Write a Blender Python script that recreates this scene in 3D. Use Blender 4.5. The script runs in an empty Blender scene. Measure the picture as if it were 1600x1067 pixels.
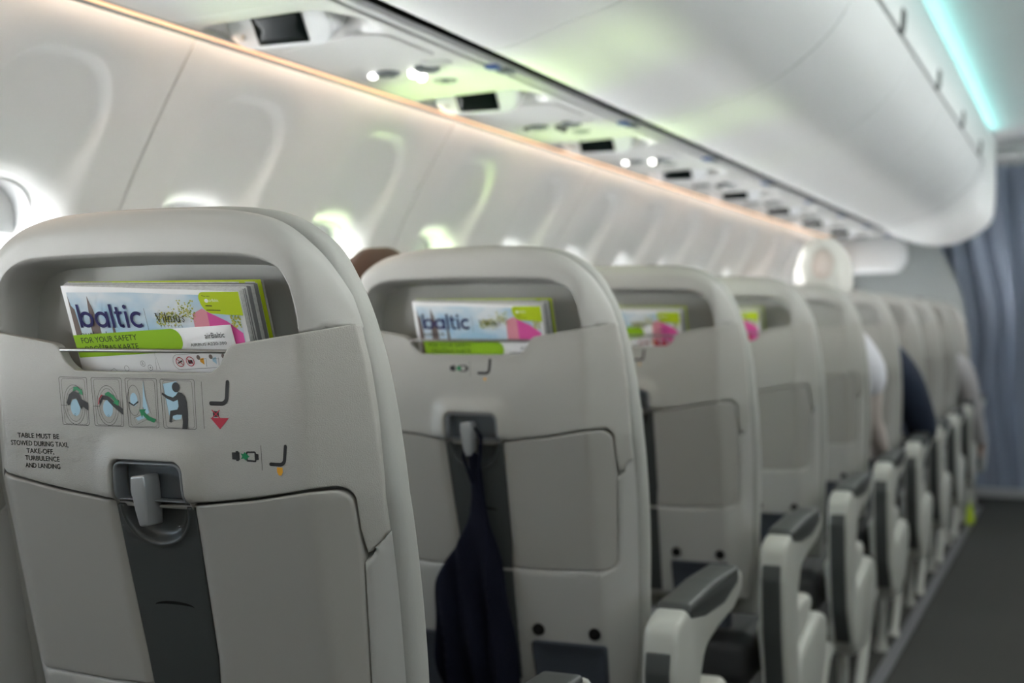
import bpy, bmesh, math, random
import numpy as np
from mathutils import Vector, Matrix
from mathutils.geometry import delaunay_2d_cdt

random.seed(7); rng = np.random.RandomState(7)
S = bpy.context.scene
COL = S.collection
PI = math.pi
ZO = 0.05                      # heights below are measured from 5 cm above the carpet

# ------------------------------------------------------------------ camera
cam_d = bpy.data.cameras.new('camera'); cam = bpy.data.objects.new('camera', cam_d); COL.objects.link(cam)
cam.location = (0, 0, 1.05 + ZO)
YAW = math.atan((1698 - 800) / 2133.0); PITCH = math.atan((533.5 - 502) / 2133.0)
cam.rotation_euler = (PI / 2 - PITCH, 0, YAW)
cam_d.sensor_width = 36; cam_d.lens = 2133 / 1600 * 36
cam_d.clip_start = 0.05
cam_d.dof.use_dof = True; cam_d.dof.focus_distance = 1.36; cam_d.dof.aperture_fstop = 4.4
S.camera = cam

# ------------------------------------------------------------------ view, sky
S.view_settings.view_transform = 'Standard'; S.view_settings.look = 'None'
S.view_settings.gamma = 1; S.view_settings.use_curve_mapping = False
S.view_settings.exposure = 0.0
S.cycles.use_denoising = True
S.cycles.max_bounces = 10; S.cycles.diffuse_bounces = 6; S.cycles.transparent_max_bounces = 12
S.cycles.sample_clamp_indirect = 8
world = bpy.data.worlds.new('sky'); S.world = world; world.use_nodes = True
wn = world.node_tree.nodes; wl = world.node_tree.links; wn.clear()
wo = wn.new('ShaderNodeOutputWorld'); wb = wn.new('ShaderNodeBackground'); wl.new(wb.outputs[0], wo.inputs[0])
# sunlit pale apron below the horizon, blue sky above it
wt = wn.new('ShaderNodeTexCoord'); wsep = wn.new('ShaderNodeSeparateXYZ'); wl.new(wt.outputs['Generated'], wsep.inputs[0])
wr = wn.new('ShaderNodeMapRange'); wr.inputs['From Min'].default_value = -1; wr.inputs['From Max'].default_value = 1; wl.new(wsep.outputs['Z'], wr.inputs['Value'])
wc = wn.new('ShaderNodeValToRGB'); wl.new(wr.outputs[0], wc.inputs[0]); wl.new(wc.outputs[0], wb.inputs[0]); wb.inputs[1].default_value = 76.0
W_GROUND, W_SKY = (1.0, 0.985, 0.96, 1), (0.13, 0.155, 0.18, 1)
wc.color_ramp.elements[0].position = 0.485; wc.color_ramp.elements[0].color = W_GROUND
wc.color_ramp.elements[1].position = 0.515; wc.color_ramp.elements[1].color = W_SKY

# ------------------------------------------------------------------ lamps
def area(name, loc, rot, sx, sy, power, col, spread=PI):
    d = bpy.data.lights.new(name, 'AREA'); d.shape = 'RECTANGLE'; d.size = sx; d.size_y = sy
    d.energy = power; d.color = col; d.spread = spread
    o = bpy.data.objects.new(name, d); COL.objects.link(o); o.location = loc; o.rotation_euler = rot
    return o
L_CYAN, L_WHITE, L_ORANGE, L_LIME = 7.5, 44, 11.0, 130
# cove strips above the bins, washing the ceiling
area('ceiling_wash_left', (-0.512, 3.3, 2.103 + ZO), (0, PI + 1.15, 0), 0.03, 10, L_CYAN, (0.35, 1.0, 0.93))
area('ceiling_wash_right', (0.712, 3.3, 2.103 + ZO), (0, PI - 1.15, 0), 0.03, 10, L_CYAN, (0.35, 1.0, 0.93))
# sidewall wash under the service panels
area('sidewall_wash_left', (-1.404, 3.3, 1.546 + ZO), (0, -0.35, 0), 0.012, 10, L_ORANGE, (1.0, 0.72, 0.50))
area('sidewall_wash_right', (1.604, 3.3, 1.546 + ZO), (0, 0.35, 0), 0.012, 10, L_ORANGE, (1.0, 0.72, 0.50))
# added white fill light along the aisle, no ceiling fixture behind it
area('aisle_lamp', (0.12, 3.0, 2.13 + ZO), (0, 0, 0), 0.30, 9.0, L_WHITE, (1.0, 0.98, 0.95))

# added lime lamp below the left windows, standing in for bounced sunlight
lime_l = area('lime_bounce', (-2.50, 2.95, 0.34), (0, 0, 0), 1.9, 0.30, L_LIME, (0.62, 1.0, 0.12), math.radians(90))
lime_l.rotation_euler = Vector((1.25, 0, 1.30)).to_track_quat('-Z', 'X').to_euler()

# ------------------------------------------------------------------ materials
MATS = {}
def mat(name, col, rough=0.5, metal=0.0, bump=0.0, bscale=400, var=0.0, vscale=6, spec=0.5, emit=None, estr=0, coat=0):
    if name in MATS: return MATS[name]
    m = bpy.data.materials.new(name); m.use_nodes = True
    nt = m.node_tree; n = nt.nodes; l = nt.links
    b = n['Principled BSDF']
    b.inputs['Base Color'].default_value = (*col, 1); b.inputs['Roughness'].default_value = rough
    b.inputs['Metallic'].default_value = metal; b.inputs['Specular IOR Level'].default_value = spec
    if coat: b.inputs['Coat Weight'].default_value = coat
    tc = n.new('ShaderNodeTexCoord')
    if var:
        nz = n.new('ShaderNodeTexNoise'); nz.inputs['Scale'].default_value = vscale; nz.inputs['Detail'].default_value = 3
        l.new(tc.outputs['Object'], nz.inputs['Vector'])
        mx = n.new('ShaderNodeMix'); mx.data_type = 'RGBA'
        mx.inputs['A'].default_value = (*[c * (1 - var) for c in col], 1)
        mx.inputs['B'].default_value = (*[min(1, c * (1 + var)) for c in col], 1)
        l.new(nz.outputs['Fac'], mx.inputs['Factor']); l.new(mx.outputs['Result'], b.inputs['Base Color'])
    if bump:
        nb = n.new('ShaderNodeTexNoise'); nb.inputs['Scale'].default_value = bscale; nb.inputs['Detail'].default_value = 2
        l.new(tc.outputs['Object'], nb.inputs['Vector'])
        bp = n.new('ShaderNodeBump'); bp.inputs['Strength'].default_value = bump; bp.inputs['Distance'].default_value = 0.0006
        l.new(nb.outputs['Fac'], bp.inputs['Height']); l.new(bp.outputs[0], b.inputs['Normal'])
    if emit:
        b.inputs['Emission Color'].default_value = (*emit, 1); b.inputs['Emission Strength'].default_value = estr
    MATS[name] = m
    return m
M = dict(
    shell=mat('seat_plastic', (0.385, 0.38, 0.36), 0.42, bump=0.12, bscale=900),
    panel=mat('seat_panel_grained', (0.385, 0.375, 0.345), 0.40, bump=0.8, bscale=900),
    tray=mat('tray_plastic', (0.33, 0.32, 0.295), 0.38, bump=0.10, bscale=900),
    leather=mat('grey_leather', (0.36, 0.36, 0.335), 0.5, bump=0.3, bscale=300),
    dark=mat('dark_grey_plastic', (0.040, 0.044, 0.044), 0.38, bump=0.15, bscale=900),
    latch=mat('latch_grey', (0.13, 0.145, 0.16), 0.30, metal=0.25),
    bezelgrey=mat('latch_rim', (0.24, 0.255, 0.27), 0.28, metal=0.3),
    silver=mat('silver_handle', (0.42, 0.43, 0.44), 0.30, metal=0.5),
    chrome=mat('brushed_metal', (0.28, 0.28, 0.275), 0.38, metal=0.95),
    black=mat('black_rubber', (0.006, 0.006, 0.006), 0.9, spec=0.15),
    cushion=mat('seat_cushion_dark', (0.03, 0.031, 0.033), 0.55, bump=0.3, bscale=300),
    armlight=mat('armrest_plastic', (0.40, 0.40, 0.365), 0.4, bump=0.1, bscale=800),
    armpad=mat('armrest_pad', (0.045, 0.049, 0.048), 0.42, bump=0.2, bscale=600),
    mesh=mat('pocket_mesh', (0.035, 0.042, 0.055), 0.6, bump=0.5, bscale=900),
    wall=mat('wall_panel_white', (0.74, 0.73, 0.715), 0.42, bump=0.08, bscale=700),
    reveal=mat('window_reveal_grey', (0.42, 0.42, 0.42), 0.5),
    gasket=mat('wall_gasket', (0.42, 0.40, 0.38), 0.6),
    bin=mat('bin_white', (0.74, 0.745, 0.745), 0.34, bump=0.05, bscale=500),
    psu=mat('service_panel_white', (0.58, 0.58, 0.57), 0.4, bump=0.05, bscale=600),
    bezel=mat('service_bezel_white', (0.78, 0.80, 0.82), 0.35),
    screen=mat('black_screen', (0.003, 0.006, 0.006), 0.15, spec=0.15),
    rail=mat('silver_rail', (0.52, 0.52, 0.53), 0.35, metal=0.3),
    track=mat('seat_track', (0.14, 0.14, 0.15), 0.45),
    seamdark=mat('dark_seam', (0.06, 0.06, 0.06), 0.8),
    ceil=mat('ceiling_panel', (0.68, 0.69, 0.69), 0.5, var=0.02),
    carpet=mat('dark_carpet', (0.030, 0.030, 0.026), 0.9, bump=0.8, bscale=500, var=0.25, vscale=40),
    curtain=mat('curtain_cloth', (0.27, 0.31, 0.40), 0.8, bump=0.25, bscale=700, var=0.08),
    bulk=mat('bulkhead_grey', (0.34, 0.36, 0.36), 0.5, var=0.03),
    hull=mat('hull_lining', (0.35, 0.35, 0.35), 0.8),
    gripgrey=mat('shade_grip_grey', (0.30, 0.29, 0.28), 0.45),
    blind=mat('window_blind', (0.72, 0.72, 0.72), 0.5),
    orange=mat('orange_led', (0.9, 0.6, 0.4), 0.5, emit=(1.0, 0.64, 0.38), estr=0.85),
    cyan=mat('cyan_led', (0.5, 0.9, 0.9), 0.5, emit=(0.35, 1.0, 0.92), estr=0.45),
    lampon=mat('lit_lens', (1, 1, 1), 0.3, emit=(1, 0.97, 0.92), estr=5),
    lens=mat('dark_lens', (0.10, 0.10, 0.10), 0.2),
    ink=mat('print_black', (0.012, 0.012, 0.013), 0.5),
    navyink=mat('print_navy', (0.012, 0.010, 0.095), 0.4),
    red=mat('print_red', (0.42, 0.012, 0.04), 0.45),
    green=mat('print_green', (0.0, 0.20, 0.07), 0.45),
    skyblue=mat('print_light_blue', (0.36, 0.56, 0.68), 0.45),
    orangeink=mat('print_orange', (0.75, 0.36, 0.02), 0.45),
    paper=mat('paper_white', (0.80, 0.80, 0.81), 0.45),
    pages=mat('page_edges', (0.55, 0.55, 0.55), 0.6, var=0.3, vscale=300),
    pagesdark=mat('page_edges_dark', (0.20, 0.20, 0.21), 0.6),
    lime=mat('print_lime', (0.28, 0.50, 0.015), 0.4),
    limeb=mat('print_bright_lime', (0.44, 0.56, 0.01), 0.4),
    pink=mat('print_pink', (0.66, 0.09, 0.33), 0.4),
    pinkl=mat('print_salmon', (0.68, 0.27, 0.33), 0.4),
    stone=mat('print_stone', (0.16, 0.12, 0.11), 0.5),
    leafy=mat('print_leaf_yellow', (0.50, 0.47, 0.10), 0.5),
    leafg=mat('print_leaf_green', (0.22, 0.30, 0.06), 0.5),
    jacket=mat('navy_cloth', (0.0022, 0.0032, 0.011), 0.9, spec=0.2, bump=0.4, bscale=500),
    skin=mat('skin', (0.55, 0.30, 0.21), 0.5, var=0.06, vscale=30),
    skinpale=mat('skin_pale', (0.60, 0.52, 0.485), 0.5, var=0.06, vscale=30),
    hairwhite=mat('hair_white', (0.62, 0.61, 0.58), 0.7, bump=1.0, bscale=160),
    hairbrown=mat('hair_brown', (0.05, 0.022, 0.011), 0.6, bump=1.0, bscale=160),
    hairtan=mat('hair_tan', (0.36, 0.20, 0.07), 0.6, bump=1.0, bscale=160),
    shirtwhite=mat('shirt_white', (0.68, 0.67, 0.72), 0.8, bump=0.3, bscale=300),
    shirtnavy=mat('shirt_navy', (0.006, 0.014, 0.035), 0.8, bump=0.3, bscale=300),
    shirtgrey=mat('shirt_pale_grey', (0.48, 0.46, 0.47), 0.8, bump=0.3, bscale=300),
    trousers=mat('trousers_dark', (0.02, 0.022, 0.03), 0.8, bump=0.3, bscale=300),
    tag=mat('lime_cloth', (0.45, 0.60, 0.02), 0.6),
    bluetag=mat('blue_plate', (0.05, 0.10, 0.30), 0.4),
    stitch=mat('stitch_grey', (0.26, 0.26, 0.25), 0.7),
)
def sky_photo():
    m = bpy.data.materials.new('print_sky'); m.use_nodes = True; n = m.node_tree.nodes; l = m.node_tree.links
    b = n['Principled BSDF']; b.inputs['Roughness'].default_value = 0.35
    tc = n.new('ShaderNodeTexCoord'); mp = n.new('ShaderNodeMapping'); mp.inputs['Scale'].default_value = (1, 1, 1.6)
    nz = n.new('ShaderNodeTexNoise'); nz.inputs['Scale'].default_value = 14; nz.inputs['Detail'].default_value = 3
    cr = n.new('ShaderNodeValToRGB'); cr.color_ramp.elements[0].position = 0.40; cr.color_ramp.elements[1].position = 0.62
    cr.color_ramp.elements[0].color = (0.36, 0.56, 0.72, 1); cr.color_ramp.elements[1].color = (0.72, 0.76, 0.80, 1)
    l.new(tc.outputs['Object'], mp.inputs[0]); l.new(mp.outputs[0], nz.inputs['Vector']); l.new(nz.outputs['Fac'], cr.inputs[0])
    l.new(cr.outputs[0], b.inputs['Base Color']); return m
M['skyphoto'] = sky_photo()
def glass_mat():
    m = bpy.data.materials.new('window_glass'); m.use_nodes = True; n = m.node_tree.nodes; l = m.node_tree.links; n.clear()
    o = n.new('ShaderNodeOutputMaterial'); mx = n.new('ShaderNodeMixShader'); t = n.new('ShaderNodeBsdfTransparent'); g = n.new('ShaderNodeBsdfGlossy')
    t.inputs[0].default_value = (0.93, 0.95, 0.96, 1); g.inputs['Roughness'].default_value = 0.05; mx.inputs[0].default_value = 0.07
    l.new(t.outputs[0], mx.inputs[1]); l.new(g.outputs[0], mx.inputs[2]); l.new(mx.outputs[0], o.inputs[0]); return m
M['glass'] = glass_mat()

# ------------------------------------------------------------------ object helpers
def link(name, me, m=None, parent=None):
    o = bpy.data.objects.new(name, me); COL.objects.link(o)
    if m is not None and not me.materials: me.materials.append(m)
    if parent: o.parent = parent
    return o
def tag(o, label, cat, group=None):
    o['label'] = label; o['category'] = cat
    if group: o['group'] = group
    return o
def struct(o): o['kind'] = 'structure'; return o
def empty(name, loc, label=None, cat=None, group=None):
    o = bpy.data.objects.new(name, None); COL.objects.link(o); o.location = loc; o.empty_display_size = 0.1
    if label: tag(o, label, cat, group)
    return o
def dup(root, loc, label):
    def cp(o, par):
        c = o.copy(); COL.objects.link(c)
        if par: c.parent = par
        for ch in list(o.children): cp(ch, c)
        return c
    r = cp(root, None); r.location = loc; r['label'] = label
    return r
def mesh(name, v, f, smooth=True):
    me = bpy.data.meshes.new(name); me.from_pydata([tuple(p) for p in v], [], [tuple(q) for q in f])
    if smooth: me.polygons.foreach_set('use_smooth', [True] * len(me.polygons))
    me.update(); return me
def from_bm(name, bm, smooth=True):
    me = bpy.data.meshes.new(name); bm.to_mesh(me); bm.free()
    if smooth: me.polygons.foreach_set('use_smooth', [True] * len(me.polygons))
    return me
def sharp(me, ang=35):
    try: me.set_sharp_from_angle(angle=math.radians(ang))
    except Exception: pass
    return me

# ------------------------------------------------------------------ 2D helpers
def catmull(pts, n=8, closed=False):
    p = [np.array(q, float) for q in pts]; out = []
    N = len(p); rngk = range(N if closed else N - 1)
    for i in rngk:
        p0 = p[(i - 1) % N] if (closed or i > 0) else p[i]; p1 = p[i]; p2 = p[(i + 1) % N]
        p3 = p[(i + 2) % N] if (closed or i + 2 < N) else p2
        for k in range(n):
            t = k / n
            out.append(0.5 * ((2 * p1) + (p2 - p0) * t + (2 * p0 - 5 * p1 + 4 * p2 - p3) * t * t + (3 * p1 - p0 - 3 * p2 + p3) * t ** 3))
    if not closed: out.append(p[-1])
    return np.array(out)
def rrect(cx, cy, w, h, r, n=8):
    out = []
    for sx, sy, a0 in ((1, 1, 0), (-1, 1, 90), (-1, -1, 180), (1, -1, 270)):
        for k in range(n + 1):
            a = math.radians(a0 + 90 * k / n)
            out.append((cx + sx * (w / 2 - r) + r * math.cos(a), cy + sy * (h / 2 - r) + r * math.sin(a)))
    return np.array(out)
def ell(cx, cy, rx, ry, n=32):
    return np.array([(cx + rx * math.cos(2 * PI * k / n), cy + ry * math.sin(2 * PI * k / n)) for k in range(n)])
def fillet(pts, rad, n=7):
    """round every corner of a closed polygon; rad is one radius or one per corner"""
    N = len(pts); out = []
    for i in range(N):
        r = rad if np.isscalar(rad) else rad[i]
        p = np.array(pts[i], float); a = np.array(pts[i - 1], float); b = np.array(pts[(i + 1) % N], float)
        if r <= 0: out.append(p); continue
        u = a - p; v = b - p; lu = np.linalg.norm(u); lv = np.linalg.norm(v); u /= lu; v /= lv
        ang = math.acos(max(-1, min(1, u @ v)))
        if ang > PI - 0.05: out.append(p); continue
        t = min(r / math.tan(ang / 2), 0.48 * lu, 0.48 * lv); r = t * math.tan(ang / 2)
        c = p + (u + v) / np.linalg.norm(u + v) * (r / math.sin(ang / 2))
        A = p + u * t - c; B = p + v * t - c
        a0 = math.atan2(A[1], A[0]); a1 = math.atan2(B[1], B[0]); da = (a1 - a0 + PI) % (2 * PI) - PI
        for k in range(n + 1):
            w = a0 + da * k / n; out.append(c + r * np.array([math.cos(w), math.sin(w)]))
    return np.array(out)
def area2(p): return 0.5 * float(np.sum(p[:, 0] * np.roll(p[:, 1], -1) - np.roll(p[:, 0], -1) * p[:, 1]))
def densify(p, s):
    out = []
    for i in range(len(p)):
        a = p[i]; b = p[(i + 1) % len(p)]; L = np.linalg.norm(b - a)
        if L < 1e-6: continue
        k = max(1, int(math.ceil(L / s)))
        for j in range(k): out.append(a + (b - a) * j / k)
    return np.array(out)
def dist(P, poly):
    a = poly; b = np.roll(poly, -1, 0); d = b - a; L2 = np.maximum((d * d).sum(1), 1e-14); out = np.empty(len(P))
    for i in range(0, len(P), 4000):
        q = P[i:i + 4000][:, None, :] - a[None]
        t = np.clip((q * d[None]).sum(2) / L2, 0, 1)
        out[i:i + 4000] = np.sqrt((((q - t[..., None] * d[None]) ** 2).sum(2)).min(1))
    return out
def inside(P, poly):
    x, y = P[:, 0], P[:, 1]; r = np.zeros(len(P), bool); a = poly; b = np.roll(poly, -1, 0)
    for (x0, y0), (x1, y1) in zip(a, b):
        if y0 == y1: continue
        c = ((y0 > y) != (y1 > y)) & (x < (x1 - x0) * (y - y0) / (y1 - y0) + x0); r ^= c
    return r
def sdf(P, poly): return np.where(inside(P, poly), 1.0, -1.0) * dist(P, poly)     # positive inside
def sst(t): t = np.clip(t, 0, 1); return t * t * (3 - 2 * t)

def offs(poly, d):
    """move a dense closed loop along its inward normal (CCW)"""
    t = np.roll(poly, -1, 0) - np.roll(poly, 1, 0); L = np.linalg.norm(t, axis=1)[:, None]; t = t / np.maximum(L, 1e-9)
    return poly + np.stack([-t[:, 1], t[:, 0]], 1) * d

def panel(name, outer, depth, mapf, r=0.003, thick=0.008, step=0.02, holes=(), feats=(), back=None, rh=None, edge=None, ring=(65, 40, 18)):
    """A sheet cut to an outline (with holes), its front following depth(u,v), edges rounded with radius r, and a skirt going inward.
    depth grows away from the viewer.  back: bulge -> also close the back."""
    edge = edge or min(step * 0.6, 0.012); rh = r if rh is None else rh
    outer = densify(np.array(outer, float), edge)
    if area2(outer) < 0: outer = outer[::-1]
    holes = [densify(np.array(h, float), edge) for h in holes]
    holes = [h[::-1] if area2(h) > 0 else h for h in holes]
    pts = [outer] + holes; edges = []; base = 0; loops = []
    for lp in pts:
        n = len(lp); loops.append(list(range(base, base + n))); edges += [(base + i, base + (i + 1) % n) for i in range(n)]; base += n
    extra = []
    def rings(lp, rr):
        for a in list(ring) + [0]:
            d = rr * (1 - math.sin(math.radians(a)))
            if d > 1e-5: extra.append(offs(lp, d))
    rings(outer, r)
    for h in holes: rings(h, rh)
    for ft, ds in feats:
        ft = densify(np.array(ft, float), edge)
        if area2(ft) < 0: ft = ft[::-1]
        for d in ds: extra.append(offs(ft, d))
    lo = outer.min(0); hi = outer.max(0)
    gx = np.arange(lo[0] + step / 2, hi[0], step); gy = np.arange(lo[1] + step / 2, hi[1], step * 0.88)
    G = np.array([(x + (step / 2 if j % 2 else 0), y) for j, y in enumerate(gy) for x in gx])
    def dall(P):
        do = np.where(inside(P, outer), dist(P, outer), -1); dh = np.full(len(P), 9.0)
        for h in holes: dh = np.minimum(dh, np.where(inside(P, h), -1, dist(P, h)))
        return do, dh
    keepers = []
    if len(G):
        do, dh = dall(G); k = (do > r + step * .3) & (dh > rh + step * .3)
        for ft, ds in feats:
            ft = densify(np.array(ft, float), edge)
            k &= ~((dist(G, ft) < max(abs(x) for x in ds) + step * .2))
        keepers.append(G[k])
    if extra:
        E = np.concatenate(extra); do, dh = dall(E); keepers.append(E[(do > r * 0.02 + 1e-5) & (dh > rh * 0.02 + 1e-5)])
    allp = np.concatenate(pts + keepers)
    V, _, F, ov, _, _ = delaunay_2d_cdt([Vector(p) for p in allp], edges, [], 0, 1e-7)
    V = np.array([tuple(p) for p in V]); o2n = {}
    F = [tuple(q) for q in F]; C_ = np.array([V[list(q)].mean(0) for q in F]); ok = inside(C_, outer)
    for h in holes: ok &= ~inside(C_, h)
    F = [q for q, k in zip(F, ok) if k and abs(area2(V[list(q)])) > 1e-12]
    for i, os_ in enumerate(ov):
        for k in os_: o2n[k] = i
    loops = [[o2n[k] for k in lp] for lp in loops]
    do = dist(V, outer); w = np.where(do < r, r - np.sqrt(np.maximum(r * r - (r - do) ** 2, 0)), 0) if r > 0 else np.zeros(len(V))
    for h in holes:
        if rh > 0:
            dh = dist(V, h); w = np.maximum(w, np.where(dh < rh, rh - np.sqrt(np.maximum(rh * rh - (rh - dh) ** 2, 0)), 0))
    D = depth(V); faces = []
    for f in F:
        f = list(f); p = V[f]
        if area2(p) < 0: f = f[::-1]
        faces.append(f)
    P3 = [mapf(V, D + w)]; nb = len(V); n0 = len(V)
    if back is None:
        for lp in loops:
            q = V[lp]; P3.append(mapf(q, D[lp] + w[lp] + thick)); n = len(lp)
            for i in range(n):
                j = (i + 1) % n; faces.append((lp[j], lp[i], nb + i, nb + j))
            nb += n
    else:
        wb = D + r + thick + np.maximum(0, (r - w)) + back * sst(do / 0.08)
        P3.append(mapf(V, wb)); nf = len(faces)
        for f in faces[:nf]: faces.append(tuple(k + n0 for k in reversed(f)))
        for lp in loops:
            n = len(lp)
            for i in range(n):
                j = (i + 1) % n; faces.append((lp[j], lp[i], n0 + lp[i], n0 + lp[j]))
    return mesh(name, np.concatenate(P3), faces)

def extrude(name, poly, axis_map, t0, t1, r=0.006):
    """closed outline extruded between t0 and t1 with rounded edges; axis_map(u,v,t)->xyz"""
    poly = np.array(poly, float)
    if area2(poly) < 0: poly = poly[::-1]
    poly = densify(poly, 0.02)
    n = len(poly); V = []; F = []; lv = []
    for a in (0, 30, 60, 90): lv.append((r * (1 - math.sin(math.radians(a))), t0 + r * (1 - math.cos(math.radians(a)))))
    lv = lv[::-1]; lv = [(r * (1 - math.sin(math.radians(a))), t0 + r - r * math.cos(math.radians(a))) for a in (0, 30, 60, 90)]
    lv += [(r * (1 - math.sin(math.radians(a))), t1 - r + r * math.cos(math.radians(a))) for a in (90, 60, 30, 0)]
    for d, t in lv:
        q = offs(poly, d)
        V += [axis_map(u, v, t) for u, v in q]
    for k in range(len(lv) - 1):
        for i in range(n):
            j = (i + 1) % n; F.append((k * n + i, k * n + j, (k + 1) * n + j, (k + 1) * n + i))
    F.append(tuple(range(n))[::-1]); F.append(tuple((len(lv) - 1) * n + i for i in range(n)))
    me = mesh(name, V, F); return sharp(me, 50)
def tube(name, pts, rad, n=10, cap=True):
    pts = [Vector(p) for p in pts]; rads = rad if hasattr(rad, '__len__') else [rad] * len(pts); V = []; F = []
    up = Vector((0.13, 0.31, 0.94))
    for i, p in enumerate(pts):
        t = (pts[min(i + 1, len(pts) - 1)] - pts[max(i - 1, 0)]).normalized()
        a = t.cross(up).normalized(); b = t.cross(a)
        for k in range(n): V.append(p + (a * math.cos(2 * PI * k / n) + b * math.sin(2 * PI * k / n)) * rads[i])
    for i in range(len(pts) - 1):
        for k in range(n): F.append((i * n + k, i * n + (k + 1) % n, (i + 1) * n + (k + 1) % n, (i + 1) * n + k))
    if cap: F.append(tuple(range(n))[::-1]); F.append(tuple((len(pts) - 1) * n + k for k in range(n)))
    return sharp(mesh(name, V, F), 60)
def box(name, lo, hi, bev=0.0, seg=2):
    bm = bmesh.new(); bmesh.ops.create_cube(bm, size=1)
    for v in bm.verts: v.co = Vector([lo[i] + (v.co[i] + .5) * (hi[i] - lo[i]) for i in range(3)])
    if bev: bmesh.ops.bevel(bm, geom=list(bm.edges), offset=bev, segments=seg, profile=0.5, affect='EDGES')
    return sharp(from_bm(name, bm), 40)
def lathe(name, prof, center, ax='Z', n=24):
    V = []; F = []
    for rr, h in prof:
        for k in range(n):
            a = 2 * PI * k / n; c, s = rr * math.cos(a), rr * math.sin(a)
            V.append(Vector(center) + Vector({'Z': (c, s, h), 'Y': (c, h, s), 'X': (h, c, s)}[ax]))
    for i in range(len(prof) - 1):
        for k in range(n): F.append((i * n + k, i * n + (k + 1) % n, (i + 1) * n + (k + 1) % n, (i + 1) * n + k))
    return sharp(mesh(name, V, F), 40)
def join(name, mes):
    """several meshes of one solid part -> one mesh, materials kept"""
    bm = bmesh.new(); mats = []
    for me in mes:
        idx = []
        for m in me.materials:
            if m not in mats: mats.append(m)
            idx.append(mats.index(m))
        k = len(bm.faces); bm.from_mesh(me); bm.faces.ensure_lookup_table()
        if idx:
            for f in bm.faces[k:]: f.material_index = idx[min(f.material_index, len(idx) - 1)]
    out = from_bm(name, bm, False)
    for m in mats: out.materials.append(m)
    return out

# ------------------------------------------------------------------ flat prints
_tcache = {}
def text_polys(s):
    if s in _tcache: return _tcache[s]
    c = bpy.data.curves.new('t', 'FONT'); c.body = s; c.resolution_u = 3; c.offset = 0.0; c.fill_mode = 'FRONT'
    o = bpy.data.objects.new('t', c); COL.objects.link(o); dg = bpy.context.evaluated_depsgraph_get()
    e = o.evaluated_get(dg); me = e.to_mesh()
    v = np.array([(p.co.x, p.co.y) for p in me.vertices]); f = [tuple(p.vertices) for p in me.polygons]
    e.to_mesh_clear(); bpy.data.objects.remove(o); bpy.data.curves.remove(c)
    _tcache[s] = (v, f); return v, f
class Print:
    def __init__(self): self.v = []; self.f = []; self.m = []; self.mats = []; self.lv = []
    def _mi(self, m):
        if m not in self.mats: self.mats.append(m)
        return self.mats.index(m)
    def raw(self, v, f, m, lv=0):
        b = len(self.v); self.v += [tuple(p) for p in v]; self.lv += [lv] * len(v)
        self.f += [tuple(b + k for k in q) for q in f]; self.m += [self._mi(m)] * len(f)
    def poly(self, pts, m, lv=0):
        pts = np.array(pts, float)
        V, _, F, _, _, _ = delaunay_2d_cdt([Vector(p) for p in pts], [(i, (i + 1) % len(pts)) for i in range(len(pts))], [], 0, 1e-7)
        V = np.array([tuple(p) for p in V]); C_ = np.array([V[list(q)].mean(0) for q in F]); ok = inside(C_, pts)
        self.raw(V, [q for q, k in zip(F, ok) if k], m, lv)
    def line(self, pts, w, m, closed=False, lv=0):
        pts = np.array(pts, float); N = len(pts); L = []; R_ = []
        for i in range(N):
            a = pts[(i - 1) % N] if (closed or i > 0) else pts[i]; b = pts[(i + 1) % N] if (closed or i < N - 1) else pts[i]
            t = (b - a); t = t / max(np.linalg.norm(t), 1e-9); nn = np.array([-t[1], t[0]]) * w / 2
            L.append(pts[i] + nn); R_.append(pts[i] - nn)
        f = [(i, (i + 1) % N, N + (i + 1) % N, N + i) for i in range(N if closed else N - 1)]
        self.raw(L + R_, f, m, lv)
    def text(self, s, x0, z0, x1=None, h=None, m=None, x_mid=None, rot=0.0, lv=0, capref='H', bold=0.0):
        v, f = text_polys(s); cv, _ = text_polys(capref); cap = cv[:, 1].max() - cv[:, 1].min()
        mn = v[:, 0].min(); mxw = v[:, 0].max() - mn
        k = h / cap; kx = k if x1 is None else (x1 - x0) / mxw
        q = np.stack([(v[:, 0] - mn) * kx, v[:, 1] * k], 1)
        if x_mid is not None: q[:, 0] += x_mid - x0 - mxw * kx / 2
        c, s_ = math.cos(rot), math.sin(rot)
        q = np.stack([q[:, 0] * c - q[:, 1] * s_, q[:, 0] * s_ + q[:, 1] * c], 1) + np.array([x0, z0])
        self.raw(q, f, m, lv)
        if bold: self.raw(q + np.array([bold, 0]), f, m, lv + 1); self.raw(q + np.array([bold / 2, bold / 2]), f, m, lv + 2)
    def build(self, name, mapf, parent, off=0.0003, lstep=0.00012):
        V = np.array(self.v); me = mesh(name, mapf(V, -(off + np.array(self.lv) * lstep)), self.f, False)
        for m in self.mats: me.materials.append(m)
        me.polygons.foreach_set('material_index', self.m); me.update()
        return link(name, me, None, parent)

# ------------------------------------------------------------------ seat back surface
KN = 0.880
def lean(z):
    up = (1.05 - z) * 0.105
    return np.where(z > KN, up, (1.05 - KN) * 0.105 + (KN - z) * 0.262)
def side(x):
    s = np.abs(x) - 0.187; w = 0.0025
    soft = w * np.log1p(np.exp(np.clip(s / w, -40, 40)))
    return 0.90 * soft + 3.5 * np.maximum(0, np.abs(x) - 0.215) ** 2
def Bs(P): return lean(P[:, 1]) + side(P[:, 0])
def smap(P, d): return np.stack([P[:, 0], d, P[:, 1] + ZO], 1)
def smapB(P, off): return smap(P, Bs(P) + off)

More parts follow.
